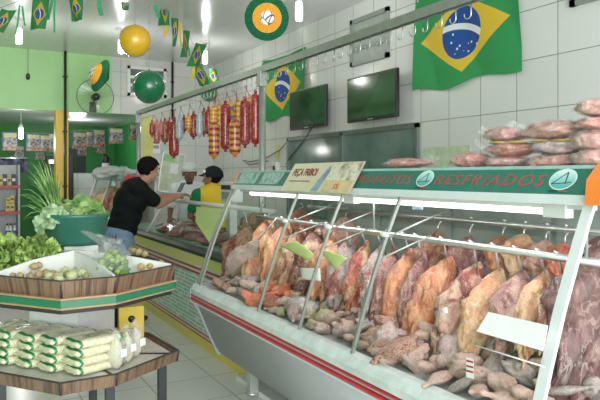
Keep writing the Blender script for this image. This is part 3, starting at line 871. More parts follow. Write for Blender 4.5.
# white card on the inside of the near glass, in a clear holder
gx = 1.486
q = [P(489, 312, X=gx - .004), P(548, 325.5, X=gx - .022), P(543, 351, X=gx - .045), P(477, 331.5, X=gx - .03)]
t = thing('blank_card', 'large blank white card in a clear holder on the near glass', 'card', tuple(sum(q, Vector()) / 4))
m = MB(); m.quad(*q); o = m.build('card', PAPER, t, True)
so = o.modifiers.new('thickness', 'SOLIDIFY'); so.thickness = .002
q2 = [q[3], q[2], P(545, 367, X=gx - .055), P(474, 345, X=gx - .045)]
m = MB(); m.quad(*q2); m.build('clear_holder', glass('holder_film', gloss=.12), t, True)
m = MB(); m.tube([q2[3], q2[2]], .0022, 6); m.build('holder_edge', WHITE, t, True)
q = [P(466, 357, X=1.46), P(474, 359, X=1.46), P(474, 379, X=1.452), P(466, 377, X=1.452)]
t = thing('price_strip', 'small red and white price strip stuck on the near glass', 'label', tuple(q[3]))
m = MB(); m.quad(*q); m.build('strip', PAPER, t, True)
for k in (.12, .38, .62):
    m = MB(); a = lambda u, v: q[0].lerp(q[1], u).lerp(q[3].lerp(q[2], u), v) + Vector((-.001, 0, 0)); m.quad(a(.05, k), a(.95, k), a(.95, k + .1), a(.05, k + .1)); m.build('red_print', RED, t, True)

# loose pieces heaped on the tray along the front glass
def lump(seed, sub=4, jag=.45):
    sd = Vector((seed * 2.3, seed * 5.1, seed))
    m = MB(); m.ball((0, 0, 0), 1, sub, lambda p: p * (1.08 + jag * noise.noise(p * 1.2 + sd) - .42 * max(0, .28 - abs(noise.noise(p * 1.7 + sd * 2))) + .10 * noise.noise(p * 3.6 + sd)))
    return m
def drumstick(seed):
    m = MB(); sd = seed
    m.ball((-.15, 0, 0), (1.0, .72, .62), 3, lambda p: p * (1 + .22 * noise.noise(p * 1.5 + Vector((sd, 0, 0)))))
    m.tube([(.5, 0, 0), (.95, .05, .05), (1.25, .1, .05)], [.42, .24, .2], 10); m.ball((1.32, .1, .05), .26, 2)
    return m
protos = {}
def heap_piece(kind, name, label, group, mat, loc, s, rot):
    key = (kind, mat, rnd.randrange(3))
    if key not in protos:
        me = (drumstick(len(protos) + 1) if kind == 'd' else lump(len(protos) + 3)).build(name, MT[mat]); protos[key] = me; o = me
    else:
        o = protos[key].copy(); COL.objects.link(o)
    o.name = name; o.location = loc; o.rotation_euler = rot; o.scale = s
    return tag(o, label, 'meat', group)
zones = [ # y0, y1, material choices, name, label
 (1.25, 1.95, ('chick', 'chick', 'pale', 'chick', 'greyc'), 'chicken_piece', 'pale chicken piece in the near heap below the blank white card'),
 (1.95, 2.45, ('chick', 'pale', 'pink', 'pale', 'greyc'), 'chicken_piece', 'greyish pink chicken piece in the middle heap below the large orange cut'),
 (2.45, 2.95, ('feet', 'feet', 'chick', 'pale'), 'offal_piece', 'yellowish piece of offal on the tray left of the third glass post'),
 (2.95, 3.30, ('oran', 'oran', 'red'), 'sausage_meat_piece', 'orange red piece of meat on the tray behind the first glass post'),
 (3.30, 3.85, ('pink', 'greyc', 'chick'), 'offal_piece', 'pinkish piece of meat on the tray at the far left end'),
]
for y0, y1, mats, nm, lab in zones:
    y = y0
    while y < y1:
        for row, x in enumerate((1.475, 1.545, 1.62, 1.70)):
            mt = rnd.choice(mats); s = rnd.uniform(.028, .052) * (1.15 if y < 2.4 else .95)
            kind = 'd' if (mt in ('chick', 'greyc', 'pale') and rnd.random() < .5) else 'l'
            heap_piece(kind, nm, lab, nm.replace('_', ' ') + 's ' + ('near' if y0 < 1.9 else 'middle' if y0 < 2.4 else 'far') + ' heap', mt,
                (x + rnd.uniform(-.02, .02), y + rnd.uniform(-.02, .02), .722 + s * .62 + row * .018 + rnd.uniform(0, .02)),
                (s * rnd.uniform(1.0, 1.7), s * rnd.uniform(.8, 1.1), s * rnd.uniform(.55, .9)), (rnd.uniform(-.6, .6), rnd.uniform(-.6, .6), rnd.uniform(0, 6.3)))
        y += .098
# clear bag of stuff on the tray (left of the second post)
p = Vector((1.56, 2.80, .79))
t = thing('plastic_bag', 'clear grey plastic bag lying on the tray left of the second glass post', 'bag', (p.x, p.y, .722))
m = MB(); m.ball((0, 0, .05), (.07, .12, .05), 3, lambda q: q * (1 + .25 * noise.noise(q * 2.1))); m.build('contents', MT['greyc'], t)
m = MB(); m.ball((0, 0, .052), (.078, .135, .056), 3, lambda q: q * (1 + .3 * noise.noise(q * 2.4))); m.build('film', FILM2, t)

# bags of minced meat on the roof
def minced_bag(px, py, w, h, X, label, mat='pink', seed=1, tail=0.0, stripe=False):
    p = P(px, py, X=X); d = depth(p); W_, H_ = w * d / 620 / .80, h * d / 620 * 1.16
    t = thing('meat_bag', label, 'bag of meat', (p.x, p.y, p.z - H_ / 2), 0, 'bags of minced meat on the case')
    sd = Vector((seed * 1.9, seed, 0))
    def f(q): 
        sq = Vector((q.x, q.y, q.z)); e = 1 - .18 * (abs(q.y) ** 4)
        return Vector((sq.x * e, sq.y, sq.z * (1 - .45 * abs(sq.y) ** 3))) * (1 + .2 * noise.noise(q * 1.6 + sd) + .11 * noise.noise(q * 5 + sd) + .07 * noise.noise(q * 11 + sd))
    m = MB(); m.ball((0, 0, H_ / 2), (.07, W_ / 2 * .98, H_ / 2 * .96), 4, f); m.build('minced_meat', MINCE[mat], t)
    m = MB(); m.ball((0, 0, H_ / 2), (.080, W_ / 2 * 1.07, H_ / 2 * 1.1), 4, lambda q: f(q) * (1 + .05 * noise.noise(q * 5)))
    if tail:
        m.grid(lambda u, v: Vector((-.05 + .1 * v, (W_ / 2 * .85 + tail * u) if tail > 0 else -(W_ / 2 * .85 - tail * u), H_ * (.5 + .55 * u) + .012 * math.sin(v * 9 + seed))), 5, 8)
    m.build('film', FILM, t)
    if stripe:
        for k in range(2):
            m = MB(); yy = -W_ * .22 + W_ * .40 * k + .01 * math.sin(seed * 3); m.ball((-.040, yy, H_ * (.86 + .04 * k)), (.020, .042, .005), 2, lambda q: q * (1 + .3 * noise.noise(q * 2 + sd))); m.build('yellow_print', plain('muted_yellow_print', srgb(190, 160, 70), .5, 0, .3, 60), t)
MINCE = {
 'pink': meat_mat('pink_mince', st((134, 66, 60), (186, 110, 98), (210, 146, 130), (226, 190, 178)), 26, .3, .5, 1),
 'red': meat_mat('red_mince', st((120, 44, 36), (176, 78, 60), (206, 116, 92), (222, 170, 150)), 24, .3, .5, 1),
 'purp': meat_mat('purple_mince', st((98, 60, 66), (140, 100, 102), (178, 142, 142), (206, 186, 182)), 24, .3, .5, 1),
}
BAGS = [
 (408,163,52,8,1.78,'flat bag of minced meat lying alone left of the stacks, white film tail','red',1,-.08,False),
 (471,160.5,40,14,1.78,'lumpy red bag of minced meat at the left foot of the stack','red',2,.0,False),
 (508,162,46,10.5,1.78,'flat bag of minced meat in the bottom layer, second from left','pink',3,.04,False),
 (555,161.5,52,12,1.78,'wide bag of minced meat in the bottom layer, third from left','red',4,0,False),
 (596,159,42,16,1.78,'plump pink bag at the bottom right edge of the stack','pink',5,0,False),
 (512,149,50,14,1.80,'pink bag with an orange corner, second layer at left','red',6,.05,True),
 (559,147.5,52,15,1.80,'purplish bag with yellow print, second layer in the middle','purp',7,0,True),
 (597,141,40,19,1.80,'plump pink bag, second layer at the right edge','pink',8,0,False),
 (506,134.5,40,13,1.82,'pink bag on top of the stack at left','pink',9,.04,False),
 (552,130.5,56,18,1.82,'largest pink bag on top of the stack with a film tail','pink',10,.07,False),
 (599,123.5,38,13,1.82,'flat pink bag, third layer at the right edge','red',11,-.05,False),
 (600,107.5,38,16,1.82,'topmost pink bag at the right edge of the stack','pink',12,0,False),
]
for b in BAGS: minced_bag(*b)
# film tail flying off the big top bag
q = [P(522, 128, X=1.80), P(540, 121, X=1.80), P(559, 110, X=1.82), P(556, 119, X=1.82)]

# ================================================================ SERVICE COUNTER (mosaic front) with open glass display
CX0, CX1, CYA, CYB = 1.81, 2.46, 4.02, 8.0
BANDS = Mat('mosaic_front', .3)
x, y, z = BANDS.xyz(BANDS.coord('Object'))
cell = .034; a = (y / cell); b = (z / cell)
rn = BANDS.white(BANDS.vec(a.floor(), b.floor(), 1.0))
gl = ((((a.fract() - .5).abs() > .33) + ((b.fract() - .5).abs() > .33)) > .5)
mos = BANDS.ramp(rn, [(.12, srgb(206, 220, 210)), (.2, srgb(140, 186, 160)), (.6, srgb(104, 164, 136)), (.9, srgb(70, 136, 108))])
mos = BANDS.mix(gl, mos, srgb(226, 232, 226))
def band(c, z0, z1, col): return BANDS.mix((z > z0) * (z < z1), c, col)
c = band(mos, -1, .085, srgb(226, 204, 84))
for z0, z1 in ((.085, .145), (.605, .685)):
    n = 4; h = (z1 - z0) / n
    for k in range(n): c = band(c, z0 + h * k, z0 + h * (k + 1), srgb(166, 46, 58) if k % 2 == 0 else srgb(222, 206, 186))
c = band(c, .685, 2, srgb(222, 214, 120)); BANDS.color(c)
ct = thing('service_counter', 'tiled counter with green and white mosaic front, yellow and red bands and open glass top', 'counter', (2.13, 6.0, 0))
m = MB(); m.bx(CX0, CX1, CYA, CYB, 0, .77); m.build('base', BANDS.m, ct, True)
m = MB(); m.prism([(1.80, .77), (1.80, .80), (1.83, .83), (2.47, .83), (2.47, .77)], CYA, CYB); m.build('dark_ledge', BLACK, ct, True)
m = MB(); m.bx(1.86, 2.44, CYA, CYB, .83, .842); m.build('tray', plain('pale_green_tray', srgb(150, 176, 160), .3), ct, True)
m = MB(); m.quad((1.835, CYA, .83), (1.835, 6.82, .83), (2.045, 6.82, 1.18), (2.045, CYA, 1.18)); m.build('glass_pane', glass('counter_glass', (.95, .97, .96), .012, edge=.0), ct, True)
m = MB(); m.tube([(2.05, 4.1, 1.185), (2.05, 6.85, 1.185)], .020, 10); m.build('top_tube', WHITE, ct, True)
for y in (6.82, 4.15):
    m = MB(); m.tube([(1.835, y, .83), (2.05, y, 1.185)], .012, 8); m.build('strut', WHITE, ct, True)
m = MB(); m.quad((1.835, 6.9, .83), (1.835, CYB, .83), (2.045, CYB, 1.18), (2.045, 6.9, 1.18)); m.build('glass_pane', glass('counter_glass_far', (.95, .97, .96), .012, edge=.0), ct, True)
m = MB(); m.tube([(2.05, 6.9, 1.185), (2.05, CYB, 1.185)], .016, 8); m.build('top_tube', WHITE, ct, True)
# yellow-green sheet on the counter glass
def cg(px, py):
    """photo point -> slanted counter glass"""
    best = None
    for k in range(400):
        X = 1.82 + .24 * k / 399; p = P(px, py, X=X); e = abs(p.z - (.83 + (X - 1.835) / .21 * .35))
        if best is None or e < best[0]: best = (e, p)
    return best[1] + Vector((-.006, 0, .003))
q = [cg(197, 207), cg(222, 209), cg(231, 210), cg(212, 246), cg(196, 222)]
m = MB(); m._f(m._v(q)); o = m.build('paper_sheet', YGREEN, None, at=q[0]); tag(o, 'pale yellow-green paper sheet hung cornerwise on the counter glass', 'paper')
# ribs and cuts on the counter tray
sp_ = [(1.98,6.5,'dark'),(2.06,6.2,'dark'),(1.95,6.05,'purple'),(2.12,5.8,'dark'),(1.98,5.65,'purple'),(2.1,5.35,'grey'),(1.96,5.2,'purple'),(2.1,4.95,'dark'),(2.0,4.75,'purple'),(2.05,4.45,'red')]
for i, (x, y, mt) in enumerate(sp_):
    o = lump(60 + i, 3, .35).build('beef_cut', MT[mt]); o.location = (x, y, .872); o.scale = (.10, .15, .04); o.rotation_euler = (0, 0, rnd.uniform(-.5, .5))
    tag(o, 'dark beef cut spread on the tray of the mosaic counter', 'meat', 'cuts on the counter tray')
for i in range(16):
    x, y = rnd.uniform(1.93, 2.2), rnd.uniform(5.6, 6.7); a = rnd.uniform(0, 3.1)
    m = MB(); dx, dy = math.cos(a) * .13, math.sin(a) * .16
    m.tube([(-dx, -dy, 0), (-dx * .4, -dy * .4 + .02, .03), (dx * .4, dy * .4 - .01, .035), (dx, dy, .005)], [.01, .014, .014, .009], 8)
    o = m.build('rib_bone', MT['grey' if i % 2 else 'tan']); o.location = (x, y, .905); tag(o, 'thin pale rib lying crosswise on the dark beef of the counter', 'meat', 'ribs on the counter tray')
# ================================================================ OCTAGONAL PRODUCE STAND
OC = [(.44, 3.19), (.705, 3.20), (1.10, 3.46), (1.06, 3.92), (.80, 4.24), (.42, 4.27), (.12, 4.02), (.14, 3.58)]
OCC = Vector((.60, 3.74))
def scaled(k, off=0.0):
    out = []
    for p in OC:
        v = Vector(p) - OCC; out.append(tuple(OCC + v * k + v.normalized() * off))
    return out
stand = thing('produce_stand', 'two-tier octagonal produce stand with wood rims, green band and white trays', 'display stand', (.60, 3.74, 0))
GREENB = plain('green_band', srgb(38, 112, 78), .35, 0, .05)
TAN = plain('tan_edge', srgb(176, 140, 100), .5, 0, .08)
DKW = plain('dark_board', srgb(48, 42, 40), .5, 0, .12)
def ringwall(k0, z0, k1, z1, mat, name, th=.014, parent=stand, each=True, gap=0.0):
    """boards standing round the rim, one board per side"""
    A, B = scaled(k0), scaled(k1); A2, B2 = scaled(k0, -th), scaled(k1, -th)
    for i in range(8):
        j = (i + 1) % 8
        def g(p, q, t): return Vector((p[0] + (q[0] - p[0]) * t, p[1] + (q[1] - p[1]) * t))
        m = MB(); t0, t1 = gap, 1 - gap
        vs = [(*g(A[i], A[j], t0), z0), (*g(A[i], A[j], t1), z0), (*g(B[i], B[j], t1), z1), (*g(B[i], B[j], t0), z1),
              (*g(A2[i], A2[j], t0), z0), (*g(A2[i], A2[j], t1), z0), (*g(B2[i], B2[j], t1), z1), (*g(B2[i], B2[j], t0), z1)]
        v = m._v(vs)
        for f in ((0,1,2,3), (5,4,7,6), (4,0,3,7), (1,5,6,2), (3,2,6,7), (4,5,1,0)): m._f([v[q] for q in f]).smooth = False
        m.build(name, mat, parent, True)
def plate(k, z0, z1, mat, name, parent=stand):
    m = MB(); m.prism(scaled(k), z0, z1, 'XY'); return m.build(name, mat, parent, True)
# dark seams where two rim boards meet
def seams(k, z0, z1):
    for i in range(8):
        p = Vector(scaled(k, .002)[i]); m = MB(); m.tube([(p.x, p.y, z0), (OCC.x + (p.x - OCC.x) * 1.02, OCC.y + (p.y - OCC.y) * 1.02, z1)], .006, 6); m.build('rim_seam', DKW, stand, True)
seams(1.005, .388, .446); seams(.965, .855, .937)
# lower tier
plate(.975, .405, .428, plain('cream_shelf', srgb(206, 204, 190), .4), 'lower_shelf')
ringwall(1.0, .385, 1.03, .447, WOOD, 'rim_board')
ringwall(1.028, .446, 1.034, .452, DKW, 'rim_edge', th=.018)
for i in (0, 1, 2, 3, 4, 5, 6, 7):
    if i in (1, 2, 4, 6, 7):
        p = Vector(scaled(.86)[i]); m = MB(); m.bx(p.x - .022, p.x + .022, p.y - .022, p.y + .022, 0, .405); m.build('leg', plain('black_leg', (.015, .02, .018), .4), stand, True)
# divider strips on the lower shelf
for i in (1, 2, 3):
    a, b = Vector(scaled(.52)[i]), Vector(scaled(.96)[i]); c = (a + b) / 2; d = b - a
    m = MB(); m.box((c.x, c.y, .431), (d.length, .012, .008), (0, 0, math.atan2(d.y, d.x))); m.build('divider_strip', DKW, stand, True)
# pedestal
m = MB(); m.prism([(.60, 3.70), (.85, 3.90), (.62, 4.18), (.37, 3.93)], .428, .79, 'XY'); m.build('pedestal', WHITE, stand, True)
# upper tier: dark board, green band, wood rim
plate(.93, .775, .80, DKW, 'lower_board')
ringwall(.955, .772, .965, .80, DKW, 'rim_board')
plate(.99, .796, .806, TAN, 'edge_strip')
plate(1.0, .806, .843, GREENB, 'green_band')
plate(1.008, .845, .853, TAN, 'edge_strip')
ringwall(.955, .853, 1.005, .937, WOOD, 'rim_board')
ringwall(1.004, .936, 1.008, .942, DKW, 'rim_edge', th=.018)
plate(.95, .853, .862, OFFW, 'tray_floor')
# sloping trays, radial boards, centre platform
TRAYW = plain('white_tray', srgb(214, 216, 210), .4, 0, .03, 3)
AP = Vector((.585, 3.70))
sl = MB()
ctr = sl._v([(AP.x, AP.y, .925)]); rim = sl._v([(*p, .892) for p in scaled(.945)])
for i in range(8): sl._f([ctr[0], rim[i], rim[(i + 1) % 8]]).smooth = False
sl.build('sloping_tray', TRAYW, stand, True)
def radial(i, name='divider_board'):
    b = Vector(scaled(.95)[i]); d = (b - AP); n = Vector((-d.y, d.x)).normalized() * .007
    m = MB(); vs = []
    for q, z0, z1 in ((AP, .86, 1.03), (AP.lerp(b, .55), .86, .995), (b, .86, .945)):
        for s in (1, -1):
            vs.append(((q + n * s).x, (q + n * s).y, z0)); vs.append(((q + n * s).x, (q + n * s).y, z1))
    v = m._v(vs)
    for k in (0, 4):
        a = [v[k + x] for x in range(8)]
        for f in ((0, 4, 5, 1), (2, 3, 7, 6), (1, 5, 7, 3)): m._f([a[x] for x in f]).smooth = False
    m._f([v[8], v[10], v[11], v[9]]); m.build(name, TRAYW, stand, True)
for i in (7, 1, 2, 4, 5): radial(i)
m = MB(); m.bx(.56, .76, 3.93, 4.15, .86, 1.026, .006); m.build('centre_platform', TRAYW, stand, True)

# ---- green basin with greens
bc = P(77, 246, d=3.87); bc = Vector((bc.x, bc.y, 1.028))
r1 = 31.5 * depth(bc) / 620
BAS = plain('green_basin_plastic', srgb(48, 104, 88), .3, 0, .05, 3)
basin = thing('plastic_basin', 'round green plastic basin full of leafy greens on top of the stand', 'basin', tuple(bc))
m = MB(); h = .19
m.lathe([(0, 0), (r1 * .78, 0), (r1 * .83, .02), (r1 * .97, h - .025), (r1 * 1.0, h - .02), (r1 * 1.015, h), (r1 * .985, h), (r1 * .94, h - .025), (r1 * .80, .03), (0, .03)], 48); m.build('bowl', BAS, basin)
m = MB()
for k in range(2):
    a = R(60 + 180 * k); m.box((r1 * 1.03 * math.cos(a), r1 * 1.03 * math.sin(a), h - .012), (.03, .08, .012), (0, 0, a), .004)
m.build('handle', BAS, basin) if False else m.bm.free()

def leafmat(name, c0, c1, c2, scale=6):
    M = Mat(name, .45, spec=.35); v = M.rand_coord(); n = M.noise(v, scale, 4)
    M.color(M.ramp(n, [(.33, c0), (.5, c1), (.68, c2)])); M.bump(M.noise(v, scale * 5, 3), .35, .01)
    return M.m
L_CAB = leafmat('cabbage_leaf', srgb(70, 108, 50), srgb(112, 148, 76), srgb(158, 184, 112), 12)
L_LET = leafmat('lettuce_leaf', srgb(104, 144, 62), srgb(160, 192, 96), srgb(206, 224, 140), 24)
L_ONI = leafmat('onion_leaf', srgb(58, 96, 44), srgb(96, 142, 70), srgb(156, 190, 120), 10)
L_KALE = leafmat('pale_leaf', srgb(106, 136, 90), srgb(150, 178, 130), srgb(196, 212, 176), 14)
def leaf(loc, size, tilt, yaw, mat, name, parent, seed, ruff=.16, cup=.5):
    sd = Vector((seed * 1.7, seed, 0)); M_ = Euler((tilt, 0, yaw), 'XYZ').to_matrix()
    m = MB()
    def f(u, v):
        r = u; a = v * 2 * math.pi
        rr = r * size * (1 + .12 * math.sin(a * 3 + seed) + .06 * math.sin(a * 8 + seed * 2))
        z = cup * size * r * r * .6 + ruff * size * r * r * (math.sin(a * 7 + seed) * .6 + noise.noise(Vector((math.cos(a) * 2, math.sin(a) * 2, r * 2)) + sd))
        return Vector(loc) + M_ @ Vector((rr * math.cos(a), rr * math.sin(a) * .85, z))
    m.grid(f, 6, 40, uv=False); bmesh.ops.remove_doubles(m.bm, verts=m.bm.verts[:], dist=1e-5)
    return m.build(name, mat, parent)
cab = thing('cabbage_greens', 'broad light green cabbage leaves piled in the green basin', 'leafy greens', (bc.x, bc.y, bc.z + .10))
k = 0
for (x, y, z, s, tl, yw, mt) in ((-.01,-.02,.06,.11,.9,.0,L_CAB),(.07,-.05,.07,.10,.9,.1,L_CAB),(.04,.03,.10,.12,.7,-.2,L_CAB),(.10,.0,.07,.09,.8,.5,L_CAB),(-.05,-.07,.05,.08,.9,-.3,L_KALE),(.02,-.09,.06,.08,.95,.1,L_CAB),(-.09,-.05,.05,.08,.8,-.6,L_KALE),(.09,-.07,.06,.075,.9,.3,L_CAB),(.0,.08,.10,.12,.5,1.6,L_CAB),(.05,-.02,.12,.09,.6,.0,L_CAB)):
    k += 1; leaf((x, y, z), s, tl, yw - PSI * .0, mt, 'leaf', cab, k, .2, .5)
col = thing('drooping_leaves', 'pale green leaves drooping over the left rim of the basin', 'leafy greens', (bc.x - .13, bc.y - .02, bc.z + .16))
for (x, y, z, s, tl, yw) in ((-.04,-.06,.0,.075,1.15,-.7),(-.07,-.02,-.03,.07,1.3,-1.0),(.0,-.09,.02,.06,1.0,-.2),(-.02,-.04,.04,.07,.8,-.6)):
    k += 1; leaf((x, y, z), s, tl, yw, L_KALE, 'leaf', col, k, .22, .3)
ch = thing('spring_onions', 'bunch of spring onions with long thin leaves fanning out left of the basin', 'spring onions', (bc.x - .10, bc.y + .02, bc.z + .12))
m = MB()
base = P(60, 222, d=depth(bc) - .02)
tips = [(22,186),(24,196),(28,178),(30,160),(22,205),(34,170),(38,158),(42,166),(46,172),(33,190),(27,168),(40,180),(50,178),(52,168),(44,158),(56,182),(36,200),(24,218),(48,190),(20,192),(58,172),(30,182),(39,172),(47,164),(34,182),(28,200),(55,190),(43,186),(37,164),(51,184)]
tips += [(x + rnd.uniform(-5, 5), y + rnd.uniform(-8, 10)) for x, y in tips]
for i, (x, y) in enumerate(tips):
    tip = P(x, y, d=depth(bc) + rnd.uniform(-.12, .10)); b0 = base + Vector((rnd.uniform(-.03, .03), rnd.uniform(-.03, .03), rnd.uniform(-.02, .02)))
    mid = b0.lerp(tip, .5) + Vector((0, 0, rnd.uniform(.0, .05)))
    pts = [b0, b0.lerp(mid, .5) + Vector((0, 0, .01)), mid, mid.lerp(tip, .55) + Vector((0, 0, .012)), tip - Vector((0, 0, rnd.uniform(0, .02)))]
    m.tube(pts, [.004, .004, .0036, .003, .001], 5)
ob = m.build('blades', L_ONI, ch, True); ob['kind'] = 'stuff'
# lettuce heads on the left of the stand
def lettuce(px, py, d, s, label, seed):
    p = P(px, py, d=d); t = thing('lettuce', label, 'lettuce', (p.x, p.y, p.z - s * .75), 0, 'lettuces on the stand')
    m = MB()
    for i in range(26):
        a = i * 2.4; ring = i / 26; tl = 1.25 - ring * .95; sd = seed * 10 + i
        M_ = Euler((0, 0, a)).to_matrix() @ Euler((0, -tl * .9 + .9, 0)).to_matrix()
        def f(u, v, sd=sd, M_=M_, ring=ring):
            w = (v - .5) * 2; q = Vector((s * (.25 + .85 * u), s * .5 * w * (.35 + .75 * math.sin(u * 2.0)), s * (.12 * u + .24 * u * math.sin(w * 13 + sd) * .7 + .2 * u * noise.noise(Vector((w * 2.5, u * 3, sd))))))
            return M_ @ q + Vector((0, 0, s * .45 + s * .35 * (1 - ring) * 0))
        m.grid(f, 6, 18, uv=False)
    o = m.build('leaves', L_LET, t); o['kind'] = 'stuff'
    m = MB(); m.lathe([(0, 0), (s * .2, .0), (s * .3, s * .3), (0, s * .5)], 10); m.build('stem', L_KALE, t)
lettuce(30, 238, 3.75, .17, 'frilly lettuce at left of the green basin, upper of the three', 1)
lettuce(6, 246, 3.60, .16, 'frilly lettuce at the far left edge of the stand', 2)
lettuce(38, 249, 3.55, .11, 'small frilly lettuce low in front, against the white tray', 3)

# ---- onions and gourds in the front tray
ON = [plain('onion_skin', srgb(176, 152, 108), .45, 0, .25, 9, .1), plain('pale_gourd', srgb(196, 202, 150), .45, 0, .18, 9, .1), plain('green_gourd', srgb(156, 160, 100), .5, 0, .25, 9, .1)]
def veg(px, py, r, mat, label, name, cat, group, zt, knob=True):
    p = P(px, py, Z=zt); t = thing(name, label, cat, (p.x, p.y, zt - r * .85), rnd.uniform(0, 6), group)
    s = rnd.random() * 30
    m = MB(); m.ball((0, 0, r * .85), (r, r * 1.06, r * .88), 3, lambda q: q * (1 + .08 * noise.noise(q * 1.5 + Vector((s, 0, 0))) + .03 * math.sin(math.atan2(q.y, q.x) * 5))); m.build('bulb', mat, t)
    m = MB(); m.tube([(0, 0, r * 1.65), (r * .1, 0, r * 1.95)], [r * .2, r * .1], 6); m.build('stem', ON[0], t)
on = [(8,272,.030,0),(14,270.5,.026,0),(22,272.5,.034,1),(29,273,.026,0),(34,266.5,.026,0),(38.5,265.5,.026,0),(39,274.5,.028,0),(46,273.5,.032,0),(49,276,.026,1),(58,276.5,.028,1),(65,270.5,.028,1),(67,274,.026,2),(72,275.5,.034,1),(77,269,.022,2),(82,273,.030,1),(86,276,.024,2),(59,279,.026,1),(30,276,.024,0),(4,273,.026,0)]
on += [(12,275,.024,0),(19,269,.022,0),(26,269.5,.022,0),(43,270,.022,0),(53,273,.022,0),(55,278,.022,0),(62,274,.022,1),(79,274,.022,1),(36,271,.022,0),(20,275.5,.022,0)]
for i, (x, y, r, k_) in enumerate(on):
    g = x > 52
    veg(x, y, r * .84, ON[k_], 'round pale green gourd in the right half of the front tray' if g else 'tan onion in the left half of the front tray', 'gourd' if g else 'onion', 'vegetable', 'gourds in the front tray' if g else 'onions in the front tray', .925 + (.04 if y < 268 else .0))
PT = plain('potato_skin', srgb(186, 164, 104), .55, 0, .2, 9, .1)
for (x, y, r) in ((134,251,.03),(139,252,.03),(145,254,.028),(131,250,.026)):
    veg(x, y, r * .75, PT, 'yellowish tuber in the rear right tray behind the white board', 'tuber', 'vegetable', 'tubers in the rear right tray', .97)
for (x, y, r) in ((141,267,.022),(156,265,.026),(161,264,.024),(150,266,.02)):
    veg(x, y, r, PT, 'tan tuber lying along the wood rim of the right tray', 'tuber', 'vegetable', 'tubers along the right rim', .935)
# ---- clear bag of green peppers
pb = P(112.5, 272, Z=.93); t = thing('pepper_bag', 'clear knotted plastic bag of small green peppers on the right tray', 'bag of peppers', (pb.x, pb.y, .905))
PEP = leafmat('green_pepper', srgb(70, 104, 34), srgb(118, 150, 58), srgb(170, 192, 96), 14)
ko = thing
for i in range(95):
    a = rnd.uniform(0, 6.3); r = .078 * math.sqrt(rnd.random()); x, y = r * math.cos(a), r * math.sin(a) * 1.0
    z = .014 + rnd.random() * .15 * (1 - r / .14)
    m = MB(); L = rnd.uniform(.018, .028); d = Vector((rnd.uniform(-1, 1), rnd.uniform(-1, 1), rnd.uniform(-.4, .4))).normalized() * L
    c = Vector((x, y, z)); m.tube([c - d, c - d * .4, c + d * .4, c + d], [.007, .017, .014, .002], 7)
    m.build('pepper', PEP, t)
m = MB(); m.ball((0, 0, .085), (.100, .100, .105), 4, lambda q: q * (1 + .12 * noise.noise(q * 2.5) + .06 * noise.noise(q * 6)))
m.grid(lambda u, v: Vector(((.05 + .05 * u) * math.cos(v * 6.28) * (1 + .2 * math.sin(v * 30)) - .01 - .04 * u, (.05 + .05 * u) * math.sin(v * 6.28) * (1 + .2 * math.sin(v * 25)), .175 + .05 * u - .03 * u * math.cos(v * 6.28))), 4, 40, uv=False)
m.build('film', film('pepper_film', milk=.085), t)
# ---- rice bags on the lower shelf
RICE = Mat('rice_bag_print', .25, coat=.3); x, y, z = RICE.xyz(RICE.coord('Generated'))
yy_ = (y - .5) * (y - .5) * .12; g1 = ((x - .10 - yy_).abs() < .028) + ((x - .90 + yy_).abs() < .028); n = RICE.noise(RICE.rand_coord(), 60, 3)
cc = RICE.ramp(n, [(.35, srgb(204, 202, 160)), (.65, srgb(232, 230, 196))])
lab_ = ((x - .5).abs() < .22) * ((y - .5).abs() < .26) * (z > .5); cc = RICE.mix(lab_, cc, srgb(196, 186, 150))
ink = ((x - .5).abs() < .16) * ((y - .5).abs() < .16) * (z > .5) * (RICE.noise(RICE.coord('Generated'), 14, 1) > .55); cc = RICE.mix(ink, cc, srgb(110, 126, 110))
cc = RICE.mix(g1, cc, srgb(40, 130, 76)); RICE.color(cc)
RICE.bump(RICE.noise(RICE.rand_coord(), 22, 3), .3, .008)
def pillow(L, Wd, H, seed):
    m = MB(); sd = Vector((seed * 3.1, seed, 0))
    def sh(sign):
        def f(u, v):
            a, b = u * 2 - 1, v * 2 - 1
            h = (max(0, 1 - abs(a) ** 6) * max(0, 1 - abs(b) ** 5)) ** .45
            wob = .007 * noise.noise(Vector((a * 2, b * 2, sign)) + sd)
            return Vector((a * L / 2 * (1 - .03 * b * b), b * Wd / 2 * (1 - .06 * (1 - a * a) * 0), H / 2 + sign * h * H / 2 + wob * h))
        return f
    m.grid(sh(1), 16, 12, uv=False); m.grid(sh(-1), 16, 12, uv=False)
    bmesh.ops.remove_doubles(m.bm, verts=m.bm.verts[:], dist=1e-4)
    # flat crimped seals at both ends
    for s in (-1, 1): m.grid(lambda u, v: Vector((s * (L / 2 + .009 * u), (v - .5) * Wd * .96, H / 2 + .003 * math.sin(v * 12 + seed) * u - .004 * u)), 2, 12, uv=False)
    return m
pil = [pillow(.29, .168, .047, i).build('rice_bag', RICE.m) for i in range(4)]
for i, o in enumerate(pil): o.location = (0, 0, -50)
used_ = set()
corner = Vector((.505, 3.345)); dn = Vector((-.63, .776)); dx_ = Vector((math.cos(R(20)), math.sin(R(20))))
rows_ = ['', ', rear row']
names = ['right column next to the clear bags', 'second column from the right', 'middle column', 'second column from the left', 'left column']
lays = ['bottom', 'second', 'third', 'top']
for c in range(5):
    for l in range(4):
        k_ = (c * 4 + l) % 4
        if k_ in used_: o = pil[k_].copy(); COL.objects.link(o)
        else: o = pil[k_]; used_.add(k_)
        q = corner + dn * (.163 * c) + dx_ * (.135 + rnd.uniform(-.008, .008))
        o.location = (q.x, q.y, .431 + l * .0455); o.rotation_euler = (0, 0, R(20 + rnd.uniform(-4, 4)))
        tag(o, 'rice bag with green bands, %s layer of the %s' % (lays[l], names[c]), 'bag of rice', 'bags of rice stacked on the lower shelf')
